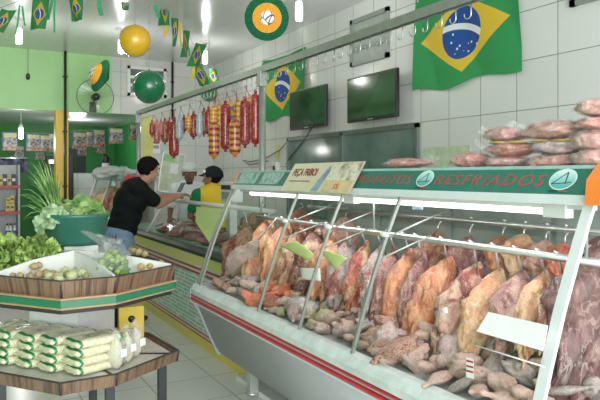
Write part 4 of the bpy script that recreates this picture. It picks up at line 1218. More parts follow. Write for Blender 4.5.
for i, (a, b) in enumerate(((117, 370), (127, 364), (136.5, 358))):
    p = P(a, b, Z=.432); t = thing('clear_bag', 'upright clear bag of pale grain, %s of three right of the rice stack' % ('left', 'middle', 'right')[i], 'bag', (p.x, p.y + .03, .432), R(30), 'clear bags of grain on the lower shelf')
    def fb(q, i=i): return Vector((q.x * (1 - .35 * max(0, q.z)), q.y * (1 - .5 * max(0, q.z)), q.z)) * (1 + .12 * noise.noise(q * 2 + Vector((i * 3, 0, 0))))
    m = MB(); m.ball((0, 0, .085), (.040, .05, .085), 3, fb); m.build('grain', plain('pale_grain_%d' % i, srgb(206, 200, 172), .6, 0, .08, 60), t)
    m = MB(); m.ball((0, 0, .105), (.045, .056, .112), 3, fb); m.build('film', FILM, t)
    m = MB(); m.quad((-.02, -.0605, .07), (.02, -.0605, .07), (.02, -.0585, .11), (-.02, -.0585, .11)); m.build('paper_label', PAPER, t)
bxp = P(132, 340, Z=.432)
t = thing('yellow_carton', 'yellow cardboard carton with a round black print behind the clear bags', 'carton', (bxp.x, bxp.y + .03, .432), R(-8))
m = MB(); m.box((0, 0, .105), (.15, .10, .21), None, .003); m.build('carton', plain('yellow_card', srgb(222, 192, 58), .5, 0, .06), t)
m = MB(); m.lathe([(0, 0), (.022, 0), (.022, .001), (0, .001)], 20, (.0, -.0505, .135), Euler((R(90), 0, 0)).to_matrix()); m.build('round_print', BLACK, t)
m = MB(); m.bx(-.05, .05, -.0515, -.0505, .05, .058); m.build('printed_line', BLACK, t)
m = MB(); m.bx(-.05, .05, -.0515, -.0505, .075, .079); m.build('printed_line', BLACK, t)
bxp = P(119, 333, Z=.432)
t = thing('black_carton', 'dark box standing between the pedestal and the yellow carton', 'carton', (bxp.x, bxp.y + .04, .432), R(-8))
m = MB(); m.box((0, 0, .12), (.05, .12, .24), None, .003); m.build('carton', BLACK, t)
m = MB(); m.box((0, 0, .241), (.046, .11, .004)); m.build('lid', DKW, t)

# ================================================================ BACK ROOM AND FAR CASE
GOND = plain('grey_shelving', srgb(176, 180, 180), .4, 0, .04)
gx0, gx1, gy = P(-16, 200, Y=10.3).x, P(20, 200, Y=10.3).x, 10.3
g = thing('shop_shelf', 'grey metal shop shelf with red price rails at the far left', 'shelf', ((gx0 + gx1) / 2, gy + .2, 0))
m = MB(); m.bx(gx0, gx1, gy + .38, gy + .40, 0, 1.62); m.build('back_panel', GOND, g, True)
for x in (gx0, gx1 - .025):
    m = MB(); m.bx(x, x + .025, gy, gy + .40, 0, 1.62); m.build('upright', GOND, g, True)
SHZ = [P(10, 236, Y=gy).z, P(10, 211, Y=gy).z, P(10, 185, Y=gy).z]
for z in SHZ + [.2]:
    m = MB(); m.bx(gx0, gx1, gy, gy + .38, z - .03, z - .008); sh = m.build('shelf_board', GOND, g, True)
    m = MB(); m.bx(gx0, gx1, gy - .012, gy, z - .045, z - .005); m.build('price_rail', RED, sh, True)
PKY = plain('yellow_packet', srgb(216, 190, 110), .5, 0, .2, 30); PKD = plain('dark_packet', srgb(60, 70, 84), .5, 0, .4, 30)
def packet(x, z, w, h, mat, name, label, cat, group, lid=None):
    t = thing(name, label, cat, (x, gy + .07, z), 0, group)
    m = MB(); m.box((0, 0, h / 2), (w, .06, h), None, .006); m.build('pack', mat, t)
    m = MB(); m.box((0, -.031, h * .5), (w * .7, .002, h * .25)); m.build('printed_band', BLACK if mat is PKY else PAPER, t)
for px_ in (8, 12.5):
    for r_ in range(2):
        z = SHZ[1] - .006 + r_ * .125
        if px_ < 10 and r_: h_ = .09
        else: h_ = .12
        packet(P(px_, 200, Y=gy).x, z, .065, h_, PKY, 'food_packet', 'yellow packet with a dark band on the middle shelf at far left', 'packet', 'yellow packets on the shelf')
for i, px_ in enumerate((7.5, 11, 15)):
    x = P(px_, 230, Y=gy).x; t = thing('bottle', 'small white bottle with blue label on the lower shelf at far left', 'bottle', (x, gy + .06, SHZ[0] - .006), 0, 'bottles on the lower shelf')
    m = MB(); m.lathe([(0, 0), (.026, 0), (.026, .11), (.012, .15), (.012, .165), (0, .165)], 14); m.build('body', WHITE, t)
    m = MB(); m.lathe([(.027, .03), (.027, .085)], 14); m.build('label_band', plain('blue_label_%d' % i, srgb(90, 110, 170), .5), t)
    m = MB(); m.lathe([(0, .19), (.014, .19), (.014, .165), (0, .165)], 10); m.build('cap', BLACK, t)
for i, px_ in enumerate((1, 5, 9.5, 14)):
    packet(P(px_, 178, Y=gy).x, SHZ[2] - .006, .06, .17 if i % 2 else .15, (PKY, PKD)[i % 2], 'food_packet', 'packet in a row on the top shelf at far left', 'packet', 'packets on the top shelf')
# posters on strings in the back room
def poster_mat():
    M = Mat('printed_poster', .45); x, y, z = M.xyz(M.coord('UV'))
    n = M.noise(M.rand_coord(), 28, 2); n2 = M.white(M.vec((x * 7).floor() if False else (x * 7.0).floor(), (y * 9.0).floor(), 0.0))
    c = M.ramp(n2, [(.2, srgb(150, 160, 160)), (.45, srgb(84, 116, 146)), (.6, srgb(160, 140, 90)), (.8, srgb(70, 56, 50))])
    c = M.mix((y > .72) * (x > .1) * (x < .9), c, M.ramp(n, [(.4, srgb(180, 186, 170)), (.6, srgb(180, 166, 80))]))
    edge = ((x - .5).abs() > .43) + ((y - .5).abs() > .46); c = M.mix(edge > .5, c, srgb(44, 84, 130))
    low = (y < .22); c = M.mix(low, c, M.ramp(n, [(.4, srgb(60, 64, 90)), (.6, srgb(190, 130, 70))])); M.color(c); return M.m
POST = poster_mat()
def garland(label, Y_, items, y_str, gr='strings of posters'):
    a, b = P(items[0][0] - 8, y_str[0], Y=Y_), P(items[-1][0] + 12, y_str[1], Y=Y_)
    t = thing('poster_string', label, 'posters', tuple((a + b) / 2), 0, None)
    m = MB(); m.tube([a, b], .004, 5); m.build('string', STRING, t, True)
    for i, (px_, py_, w, h) in enumerate(items):
        c = P(px_, py_, Y=Y_); d = depth(c); W_, H_ = w * d / 620 / .97, h * d / 620; tw = rnd.uniform(-.05, .05)
        m = MB(); m.grid(lambda u, v: Vector((c.x + (u - .5) * W_, Y_ - .01 - .01 * math.sin(u * 3) + tw * (u - .5) * W_, c.z + (v - .5) * H_)), 3, 3)
        m.build('poster', POST, t, True)
garland('string of small printed posters in the left bay of the green back room', 11.6, [(10, 141.5, 14, 18), (33.5, 142.5, 13, 17), (45.5, 143, 11, 16), (53, 142.5, 9, 18)], (132, 134))
garland('lower string of darker posters in the left bay of the back room', 12.2, [(19, 153, 10, 14), (40, 156, 10, 8)], (146, 150))
garland('string of small printed posters right of the yellow pillar', 11.2, [(79.5, 140.5, 13.5, 17), (89, 139, 7, 15), (99, 138.5, 12, 18)], (131, 129))
garland('lower string of posters right of the yellow pillar', 12.0, [(82, 151.5, 10, 8), (101, 149, 9, 8)], (146, 144))
garland('two posters on a string nearest the white door post', 10.2, [(116, 136, 14, 15.5), (135, 132, 12, 15.5)], (127.5, 121))
# dark stacked banners and packs on a high stand, white half wall
BAN = plain('dark_print', srgb(34, 40, 60), .5, 0, .8, 20)
t = thing('counter_banner', 'dark printed banner draped above the shelf at far left', 'banner', (P(10, 165, Y=10.9).x, 10.9, 1.45))
m = MB(); a, b = P(-8, 158, Y=10.9), P(28, 173, Y=10.9); m.grid(lambda u, v: Vector((a.x + (b.x - a.x) * u, 10.9 - .03 * math.sin(u * 12), b.z + (a.z - b.z) * v)), 16, 2); m.build('cloth', BAN, t, True)
m = MB(); m.tube([(a.x, 10.9, a.z), (b.x, 10.9, a.z)], .012, 6); m.build('rod', STEEL, t, True)
a, b = P(46, 156, Y=12.5), P(57, 190, Y=12.5)
t = thing('drinks_fridge', 'tall dark fridge with a small lit sign, partly hidden by the yellow pillar', 'fridge', ((a.x + b.x) / 2, 12.8, 0))
m = MB(); m.bx(a.x, b.x + .3, 12.5, 13.1, 0, a.z, .01); m.build('cabinet', BLACK, t, True)
m = MB(); m.bx(a.x + .05, a.x + .24, 12.485, 12.5, a.z - .14, a.z - .07); m.build('sign_panel', emit('lit_sign', (.85, .95, .9), 1.2), t, True)
m = MB(); m.bx(a.x + .04, b.x + .2, 12.49, 12.5, .2, a.z - .2); m.build('glass_door', DARKG, t, True)
HW = plain('white_half_wall', srgb(206, 210, 206), .3)
m = MB(); a, b = P(66, 173, Y=12.9), P(90, 190, Y=12.9); m.bx(a.x, b.x + .6, 12.9, 13.0, 0, a.z); o = m.build('trim_2', tile_mat('half_wall_tile', 'XZ', .3, .3, 0, 0, srgb(200, 206, 202), srgb(208, 212, 208), srgb(140, 146, 140))); o['kind'] = 'structure'

# far meat case at the opening
fc = thing('meat_display_case', 'smaller slanted glass meat case at the back opening, behind the man in black', 'display case', (2.15, 9.4, 0))
FY0, FY1 = 8.75, 10.9
m = MB(); m.prism([(1.84, .12), (1.76, .5), (1.80, .62), (2.50, .62), (2.50, .12)], FY0, FY1); m.build('body', LGREY, fc, True)
m = MB(); m.bx(1.86, 2.46, FY0 + .05, FY1 - .05, 0, .12); m.build('base', BLACK, fc, True)
m = MB(); m.quad((1.80, FY0, .62), (1.80, FY1, .62), (2.08, FY1, 1.38), (2.08, FY0, 1.38)); m.build('glass_pane', glass('far_glass', gloss=.05), fc, True)
for y in (FY0, 9.8, FY1):
    m = MB(); m.tube([(1.795, y, .62), (2.08, y, 1.39)], .02, 8); m.build('post', WHITE, fc, True)
m = MB(); m.bx(2.05, 2.505, FY0 - .02, FY1, 1.38, 1.44, .008); m.build('roof', plain('pale_green_top', srgb(150, 184, 170), .4), fc, True)
m = MB(); m.prism([(1.98, 1.30), (2.05, 1.46), (2.30, 1.46), (2.24, 1.30)], FY0 - .06, FY0 - .02); m.build('red_end_panel', RED, fc, True)
m = MB(); m.bx(2.47, 2.5, FY0, FY1, .62, 1.38); m.build('back_panel', OFFW, fc, True)
m = MB(); m.bx(1.83, 2.47, FY0, FY1, .62, .64); m.build('tray', STEEL, fc, True)
for i, (y, mt, lab) in enumerate(((9.1,'red','red cut hanging in the far case nearest the man in black'),(9.45,'red','second red cut hanging in the far case'),(9.85,'ytripe','yellow strip of tripe draped in the far case'),(10.2,'ytripe','second yellow strip of tripe in the far case'),(10.55,'tripe','whitish cut hanging at the rear of the far case'))):
    t = thing('hanging_beef', lab, 'meat', (2.1, y, .7), 0, 'cuts in the far case')
    slab(Vector((2.25, y, 1.28)), Vector((1.98, y + .05, .72)), .34, .2, 120 + i).build('flesh', MT[mt], t, True)
    m = MB(); m.tube([(2.25, y, 1.36), (2.25, y, 1.24)], .006, 6); m.build('hook', SHK, t, True)
p = P(100, 172, X=2.2, ); yv = 9.9
for i, (px_, py_, s) in enumerate(((101,171,.13),(108,169,.16),(115,169,.15),(122,168,.15),(129,170,.13),(133,173,.10))):
    q = P(px_, py_, Y=9.55); m = lump(200 + i, 3, .7); o = m.build('plastic_bag', plain('white_film_bag_%d' % i, srgb(206, 210, 206), .35, 0, .12, 20, .5))
    o.location = (q.x, 9.55 + .1 * (i % 2), 1.44 + s * .42); o.scale = (s, s * .9, s * .55)
    tag(o, 'crumpled white plastic bag in the pile on top of the far case', 'plastic bag', 'white bags on the far case')
q = P(100, 165, Y=10.3)
t = thing('thermos', 'black and white thermos flask standing on the far case', 'thermos', (q.x, 10.3, 1.44))
if q.x < 2.06: t.location.x = 2.1
m = MB(); m.lathe([(0, 0), (.055, 0), (.055, .2), (.05, .22), (0, .22)], 18); m.build('flask', WHITE, t)
m = MB(); m.lathe([(.05, .22), (.056, .23), (.05, .33), (.03, .36), (0, .36)], 18); m.build('cap', BLACK, t)
m = MB(); m.tube([(.05, 0, .3), (.1, 0, .26), (.1, 0, .14), (.054, 0, .1)], .009, 6); m.build('handle', BLACK, t)
# ================================================================ DECORATIONS
def wall_flag(label, X, cpx, cpy, w, h, rot, seed):
    c = P(cpx, cpy, X=X)
    t = thing('brazil_flag', label, 'flag', tuple(c))
    m = MB()
    def f(u, v):
        a, b = (u - .5) * w, (v - .5) * h
        sag = -.035 * math.sin(u * math.pi) * v ** 2 + .012 * math.sin(u * 9 + seed) * (1 - v)
        a2 = a * (1 + .05 * (1 - v)); y = -(a2 * math.cos(rot) - b * math.sin(rot)); z = a2 * math.sin(rot) + b * math.cos(rot) + sag
        if v < .12: z += .018 * math.sin(u * 11 + seed)
        return Vector((-.02 * abs(math.sin(u * 8 + v * 2 + seed)) - .03 * (1 - v) * (.5 + .5 * math.sin(u * 5 + seed)), y, z))
    m.grid(f, 40, 24); m.build('cloth', FLAG, t)
    for u in (.03, .97):
        q = f(u, .97); m = MB(); m.ball((q.x - .004, q.y, q.z), .012, 2); m.build('pin', STEEL, t)
    return t
wall_flag('large green and yellow flag pinned high on the right wall above the counter', D - .01, 463, 31, 1.18, .87, R(2), 1.0)
a, b = P(263, 90, X=D), P(304, 90, X=D)
wall_flag('green and yellow flag on the wall between the rail post and the left screen', D - .01, 283, 86, abs(a.y - b.y) * 1.04, .82, R(-1), 2.3)

def balloon(px, py, rpx, d, mat, label, name='balloon'):
    p = P(px, py, d=d); r = rpx * d / 620
    t = thing(name, label, 'balloon', tuple(p))
    m = MB(); m.ball((0, 0, 0), (r, r, r * 1.03), 4, lambda q: Vector((q.x * (1 + .05 * q.z), q.y * (1 + .05 * q.z), q.z))); m.build('envelope', mat, t)
    m = MB(); m.lathe([(.004, r * 1.02), (.012, r * 1.07), (.006, r * 1.10), (0, r * 1.1)], 10); m.build('knot', mat, t)
    m = MB(); m.tube([(0, 0, r * 1.08), (0, 0, ZC - p.z)], .0025, 5); m.build('string', STRING, t)
BY = plain('yellow_balloon_skin', srgb(238, 186, 38), .18, 0, .04, 2, 0, .5, .5)
BG = plain('green_balloon_skin', srgb(20, 112, 70), .18, 0, .06, 2, 0, .5, .5)
balloon(135, 41, 15.6, 6.2, BY, 'yellow balloon hanging from the ceiling near the back wall')
balloon(149, 87, 16.2, 6.6, BG, 'dark green balloon hanging in front of the louvre window')
# green striped paper ball at the rail
p = P(209, 93, d=8.0); r = 8.3 * 8.0 / 620
t = thing('paper_ball', 'green striped honeycomb paper ball hanging behind the rail', 'decoration', tuple(p))
SG = Mat('striped_green_paper', .6); x, y, z = SG.xyz(SG.coord('Object'))
at2 = E(SG.nt, SG.nt.nodes.new('ShaderNodeMath').outputs[0]); n_ = at2.v.node; n_.operation = 'ARCTAN2'; SG.link(y, n_.inputs[0]); SG.link(x, n_.inputs[1])
SG.color(SG.mix((at2 * 14.0).sin() > 0.0, srgb(30, 110, 72), srgb(120, 178, 130)))
m = MB(); m.ball((0, 0, 0), (r, r, r), 4, lambda q: q * (1 + .05 * math.sin(math.atan2(q.y, q.x) * 14))); m.build('ball', SG.m, t)
m = MB(); m.tube([(0, 0, r), (0, 0, ZC - p.z)], .003, 5); m.build('string', STRING, t)

# paper rosettes: pleated fans, green outside, orange inside, football centre
def paper(name, c):
    M = Mat(name, .7, spec=.2); M.color(c); return M.m
PG = paper('green_tissue', srgb(30, 100, 66)); PO = paper('orange_tissue', srgb(236, 164, 54)); PW = paper('white_tissue', srgb(225, 225, 215))
def football():
    M = Mat('football_print', .5); v = M.new('TexVoronoi'); v.feature = 'F1'; v.inputs['Scale'].default_value = 2.1
    M.link(M.coord('Generated'), v.inputs['Vector']); v2 = M.new('TexVoronoi'); v2.feature = 'DISTANCE_TO_EDGE'; v2.inputs['Scale'].default_value = 1.7
    M.link(M.coord('Generated'), v2.inputs['Vector'])
    M.color(M.mix(E(M.nt, v2.outputs['Distance']) < .055, (.75, .77, .74), (.012, .014, .02))); return M.m
FB = football()
def rosette(label, c, r, nrm, squash=1.0, edge=.3, bulge=1.0):
    t = thing('paper_rosette', label, 'decoration', tuple(c)); n = Vector(nrm).normalized()
    ux = n.orthogonal().normalized(); uy = n.cross(ux)
    def ring(r0, r1, z0, z1, mat, name, pl, amp):
        m = MB(); N = pl * 2
        for i in range(N):
            a0, a1 = 2 * math.pi * i / N, 2 * math.pi * (i + 1) / N; s0, s1 = (amp if i % 2 else -amp), (amp if (i + 1) % 2 else -amp)
            def q(rr, a, zz): return ux * (rr * math.cos(a) * squash) + uy * (rr * math.sin(a)) + n * zz
            f = m._f(m._v([q(r0, a0, z0 + s0 * .5), q(r1, a0, z1 + s0), q(r1, a1, z1 + s1), q(r0, a1, z0 + s1 * .5)])); f.smooth = False
        bmesh.ops.remove_doubles(m.bm, verts=m.bm.verts[:], dist=1e-5); return m.build(name, mat, t)
    B_ = bulge
    ring(r * .60, r, r * .06 * B_, -r * .10, PG, 'green_ring', 60, r * .03)
    ring(r * .10, r * 1.0, -r * (edge + .12 * (B_ - 1)), -r * .11, PG, 'back_fold', 60, r * .02)
    ring(r * .30, r * .63, r * .18 * B_, r * .06 * B_, PO, 'orange_ring', 48, r * .02)
    ring(r * .62, r * .65, r * .07 * B_, r * .062 * B_, YEL, 'yellow_trim', 48, r * .01)
    m = MB(); m.ball(n * (r * .17 * B_), r * .33, 3, lambda q: q - n * (q.dot(n)) * .72); m.build('football_centre', FB, t)
    m = MB(); tp = Vector((0, 0, r)); m.tube([(0, 0, r * .9), (0, 0, ZC - c[2])], .003, 5); m.build('string', STRING, t)
    return t
p = P(267, 18, d=4.6); rosette('big round green and orange paper rosette with football centre under the ceiling', p, 22.3 * 4.6 / 620, Vector((0, 0, EYE)) - p + Vector((.5, 0, .3)))
p = P(99, 75, d=8.3); rosette('green and orange paper rosette turned sideways, hanging in front of the wall fan', p, 17 * 8.3 / 620, (-.97, -.22, .30), 1, .4, 2.6)

# garlands of little flags
FLAG_SHADED = flag_material('backlit_shade_flag_cloth', .62)  # darker copy of the flag cloth, backlit shade put into its colour
GT = paper('green_ribbon', srgb(70, 170, 120)); YT = paper('yellow_ribbon', srgb(226, 196, 60))
def garland2(label, line, flags, ribbons):
    pts = [P(x, y, d=d) for x, y, d in line]
    t = thing('flag_garland', label, 'garland', tuple(pts[0]))
    m = MB(); m.tube(pts, .004, 5); m.build('string', STRING, t, True)
    for (px_, py_, w, h, d, yaw, lean) in flags:
        c = P(px_, py_, d=d); W_, H_ = w * d / 620, h * d / 620
        rt = Vector((FY, -FX, 0)); fw = Vector((FX, FY, 0)); ex_ = (rt * math.cos(yaw) + fw * math.sin(yaw)); fy_ = (fw * math.cos(yaw) - rt * math.sin(yaw))
        W2 = W_ / max(.25, math.cos(yaw))
        m = MB()
        def f(u, v): # upright flag: its long side hangs down
            a, b = (u - .5) * W2, (v - .5) * H_
            a += lean * b
            return c + ex_ * a + Vector((0, 0, b)) + fy_ * (.02 * math.sin(u * 5 + v * 3 + px_) + .03 * (1 - v) * math.sin(px_ + u * 3)) 
        L = m.bm.loops.layers.uv.verify()
        m.grid(f, 8, 12)
        for fc_ in m.bm.faces:
            for l in fc_.loops: l[L].uv = (l[L].uv[1], l[L].uv[0])
        m.build('small_flag', FLAG_SHADED, t, True)
    for (px_, y0, y1, w, d, k) in ribbons:
        a, b = P(px_, y0, d=d), P(px_ + k, y1, d=d); W_ = w * d / 620; rt = Vector((FY, -FX, 0)) * W_
        m = MB(); m.grid(lambda u, v: a.lerp(b, v) + rt * (u - .5) + Vector((0, .02 * math.sin(v * 7 + px_), 0)), 2, 10, uv=False)
        m.build('ribbon', GT if (int(px_) % 3) else YT, t, True)
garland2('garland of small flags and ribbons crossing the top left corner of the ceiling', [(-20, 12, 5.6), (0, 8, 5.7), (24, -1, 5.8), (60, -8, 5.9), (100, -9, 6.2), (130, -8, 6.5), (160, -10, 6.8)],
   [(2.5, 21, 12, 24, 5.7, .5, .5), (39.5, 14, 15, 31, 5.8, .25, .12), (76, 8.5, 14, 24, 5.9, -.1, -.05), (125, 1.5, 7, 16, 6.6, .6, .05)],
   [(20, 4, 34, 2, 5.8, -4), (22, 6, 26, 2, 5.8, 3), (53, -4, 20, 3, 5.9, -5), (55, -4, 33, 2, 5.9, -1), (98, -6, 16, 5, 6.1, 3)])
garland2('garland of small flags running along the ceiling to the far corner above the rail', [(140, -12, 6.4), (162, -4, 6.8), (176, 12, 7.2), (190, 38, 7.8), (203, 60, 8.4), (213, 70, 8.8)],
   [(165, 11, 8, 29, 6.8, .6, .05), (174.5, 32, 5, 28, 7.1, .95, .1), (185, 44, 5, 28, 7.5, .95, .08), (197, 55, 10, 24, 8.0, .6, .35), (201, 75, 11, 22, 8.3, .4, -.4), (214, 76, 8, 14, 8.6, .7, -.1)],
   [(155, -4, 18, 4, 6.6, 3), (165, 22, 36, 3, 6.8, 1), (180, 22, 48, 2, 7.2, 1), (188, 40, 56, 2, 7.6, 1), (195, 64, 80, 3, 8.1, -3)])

# ---- wall fan
fp = P(95.5, 97, Y=YB - .22); fr_ = 17.8 * depth(fp) / 620
t = thing('wall_fan', 'black and clear wall fan with round wire cage on the back wall', 'fan', tuple(fp))
m = MB()
for k in range(24):
    a = 2 * math.pi * k / 24
    m.tube([(.05 * math.cos(a), -.06, .05 * math.sin(a)), (fr_ * .6 * math.cos(a), -.07, fr_ * .6 * math.sin(a)), (fr_ * math.cos(a), 0, fr_ * math.sin(a))], .0022, 4)
m.build('cage_wires', plain('grey_wire', srgb(150, 156, 150), .4, .5), t)
m = MB(); m.tube([(fr_ * math.cos(q), 0, fr_ * math.sin(q)) for q in [2 * math.pi * i / 48 for i in range(49)]], .007, 6); m.build('cage_ring', plain('grey_ring', srgb(130, 136, 130), .4, .5), t)
for k in range(3):
    m = MB(); b0 = 2.1 * k + .5
    m.grid(lambda u, v: Vector(((.04 + fr_ * .82 * u) * math.cos(b0 + (v - .5) * 1.0 * (1 - .2 * u)), .015 + .03 * (v - .5), (.04 + fr_ * .82 * u) * math.sin(b0 + (v - .5) * 1.0 * (1 - .2 * u)))), 6, 6, uv=False); m.build('blade', glass('fan_blade_%d' % k, (.8, .9, .84), .1, .2), t)
m = MB(); m.lathe([(0, -.085), (.045, -.08), (.055, -.05), (.05, .10), (0, .11)], 18, (0, 0, 0), Euler((R(-90), 0, 0)).to_matrix()); m.build('motor', BLACK, t)
m = MB(); m.tube([(0, .08, 0), (0, .12, -.10), (0, .2, -.12)], .014, 8); m.box((0, .2, -.13), (.10, .03, .16), None, .01); m.build('wall_arm', BLACK, t)
# cord and lamp plug hanging on the green wall
p = P(28, 77, Y=YB - .03); t = thing('hanging_socket', 'small dark socket on a thin cord in front of the pale green wall', 'socket', tuple(p))
m = MB(); m.lathe([(0, -.04), (.022, -.035), (.03, .02), (.012, .05), (0, .05)], 12); m.build('holder', BLACK, t)
m = MB(); m.tube([(0, 0, .04), (0, 0, ZC - p.z - .005)], .004, 5); m.build('cord', STRING, t)

# ---- screens
SCR = Mat('screen_green_reflection', .12, spec=.6)
SCR.color(SCR.ramp(SCR.noise(SCR.coord(), 1.6, 2), [(.35, (.008, .03, .012)), (.65, (.02, .075, .03))]))  # green reflection of the opposite wall painted into the screen colour
def tv(c4, label):
    X = D - .13
    TL, TR, BR, BL = [P(x, y, X=X) for x, y in c4]
    y1, y0 = (TL.y + BL.y) / 2, (TR.y + BR.y) / 2; zt, zb = (TL.z + TR.z) / 2, (BL.z + BR.z) / 2
    cy, cz = (y0 + y1) / 2, (zt + zb) / 2; w, h = y1 - y0, zt - zb
    t = thing('television', label, 'television', (X, cy, cz))
    t.rotation_euler = (0, 0, 0)
    m = MB(); m.box((.018, 0, 0), (.036, w, h), None, .006); m.build('housing', BLACK, t)
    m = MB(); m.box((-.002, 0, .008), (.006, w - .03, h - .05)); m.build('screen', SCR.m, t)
    m = MB(); m.box((-.004, 0, -h / 2 + .012), (.008, .08, .01)); m.build('badge', STEEL, t)
    m = MB(); m.box((.085, 0, 0), (.08, .16, .18)); m.build('wall_bracket', BLACK, t)
    return t
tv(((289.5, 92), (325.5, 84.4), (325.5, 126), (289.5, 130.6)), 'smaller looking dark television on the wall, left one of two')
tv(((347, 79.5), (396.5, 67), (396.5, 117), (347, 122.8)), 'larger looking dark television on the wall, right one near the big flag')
cbl = [P(312, 128, X=D - .05), P(304, 140, X=D - .03), P(292, 155, X=D - .03), P(286, 164, X=D - .03)]
tag((lambda m: m.build('cable', BLACK, None, at=cbl[0]))(MB().tube(cbl, .007, 6)), 'black cable dangling below the left television', 'cable')
cb2 = [P(287, 142, X=D - .03), P(280, 150, X=D - .03), P(266, 158, X=D - .02), P(250, 162, X=D - .02), P(243, 160, X=D - .02), P(249, 165, X=D - .02), P(268, 161, X=D - .02)]
tag((lambda m: m.build('cable', BLACK, None, at=cb2[0]))(MB().tube(cb2, .006, 6)), 'thin dark cable looping across the tiles left of the left television', 'cable')
# outlet box, yellow tag
p = P(278, 168, X=D); t = thing('outlet_box', 'white outlet box with a round black hole on the right wall', 'outlet', (p.x - .03, p.y, p.z))
m = MB(); m.box((0, 0, 0), (.06, .13, .15), None, .006); m.build('box', WHITE, t)
m = MB(); m.lathe([(0, 0), (.034, 0), (.034, .004), (0, .004)], 18, (-.03, 0, -.0), Euler((0, R(-90), 0)).to_matrix()); m.build('hole', BLACK, t)
p = P(279, 153, X=D); m = MB(); m.box((0, 0, 0), (.006, .07, .20)); o = m.build('paper_tag', plain('yellow_tag_paper', srgb(222, 208, 110), .6)); o.location = (p.x - .005, p.y, p.z); tag(o, 'narrow yellow tag on the tiles below the left flag', 'tag')
# notice low on the right wall above the roof bags
a, b = P(424, 148, X=D), P(471, 170, X=D)
m = MB(); m.box((0, 0, 0), (.006, a.y - b.y, a.z - b.z)); o = m.build('wall_notice', plain('pale_green_notice', srgb(196, 214, 178), .5)); o.location = (D - .005, (a.y + b.y) / 2, (a.z + b.z) / 2); tag(o, 'pale green notice on the tiles just above the flat bag of minced meat', 'notice')
# board and notice on the back wall
a, b = P(158, 153, Y=YB), P(184, 192, Y=YB)
t = thing('notice_board', 'tilted pale board with a small white paper on the back wall', 'board', ((a.x + b.x) / 2, YB - .02, (a.z + b.z) / 2)); w, h = (b.x - a.x) * .86, (a.z - b.z)
Mx = Euler((0, R(8), 0)).to_matrix()
m = MB(); m.box((0, 0, 0), (w, .02, h), Mx); m.build('board', plain('pale_green_board', srgb(206, 216, 190), .4), t)
m = MB()
for s in (-1, 1):
    m.box(Mx @ Vector((s * w / 2, -.006, 0)), (.022, .03, h), Mx); m.box(Mx @ Vector((0, -.006, s * h / 2)), (w, .03, .022), Mx)
m.build('frame', ALU, t)
m = MB(); m.box(Mx @ Vector((.03, -.013, .07)), (.13, .004, .16), Mx); m.build('paper', PAPER, t)
m = MB(); m.box(Mx @ Vector((-.08, -.013, h * .36)), (.18, .004, .10), Mx); m.build('green_note', plain('green_note_paper', srgb(160, 206, 150), .5), t)
p = P(156, 147, Y=YB); t = thing('wall_notice', 'small white notice with a red heading beside the yellow strip', 'notice', (p.x, YB - .006, p.z))
m = MB(); m.box((0, 0, 0), (.13, .006, .2)); m.build('sheet', PAPER, t)
m = MB(); m.box((0, -.004, .07), (.11, .003, .035)); m.build('red_heading', RED, t)
m = MB(); m.box((0, -.004, .0), (.09, .003, .05)); m.build('printed_figure', STRING, t)
# scale on the back of the counter
p = P(231.5, 197, X=2.40); t = thing('weighing_scale', 'white weighing scale with a dark display at the end of the mosaic counter', 'scale', (2.40, p.y, .83))
m = MB(); m.bx(-.05, .05, -.09, .09, 0, .05, .005); m.bx(-.04, .04, -.05, .05, .05, .36, .005); m.build('body', WHITE, t)
m = MB(); m.bx(-.06, .06, -.15, .15, .36, .56, .01); m.build('head', WHITE, t)
m = MB(); m.bx(-.064, -.06, -.12, .12, .485, .53); m.build('display', BLACK, t)
m = MB(); m.bx(-.064, -.06, -.10, .10, .39, .46); m.build('keypad', plain('grey_keypad', (.3, .3, .3), .5), t)
# paper roll / steel can things behind the counter
# ================================================================ PEOPLE
def seg(m, a, b, r0, r1, n=14, flat=1.0):
    a, b = Vector(a), Vector(b)
    m.tube([a, b], [r0, r1], n, True, flat); m.ball(a, r0, 2); m.ball(b, r1, 2)
def ell(m, c, r, rot=None, sub=3, fn=None): m.ball(c, r, sub, fn, rot)

def hand(m, wrist, d, up, side, curl=.5, s=1.0):
    """palm, four unequal bent fingers, thumb off the palm's side; d = forearm direction, up = back of the hand, side = thumb side"""
    d = Vector(d).normalized(); up = Vector(up); up = (up - d * up.dot(d)).normalized(); sd = d.cross(up).normalized() * side
    w = Vector(wrist); pc = w + d * .045 * s
    Mx = Matrix((sd, d, up)).transposed()
    ell(m, pc, (.040 * s, .052 * s, .017 * s), Mx, 3)
    for i, (o, L) in enumerate(((.030, .072), (.010, .082), (-.010, .076), (-.028, .060))):
        b = w + d * .088 * s + sd * o * s; a = 0; q = b; r = .0095 * s
        for k, f in enumerate((.45, .32, .23)):
            a += curl * (1.0, 1.1, .8)[k] * .62
            e = q + (d * math.cos(a) - up * math.sin(a)) * L * f * s; seg(m, q, e, r, r * .92, 8); q = e; r *= .92
    b = w + d * .028 * s + sd * .034 * s; e = b + (d * .6 + sd * .75 - up * .25).normalized() * .04 * s
    seg(m, b, e, .012 * s, .0105 * s, 8); seg(m, e, e + (d * .9 + sd * .15 - up * .35).normalized() * .032 * s, .0105 * s, .009 * s, 8)

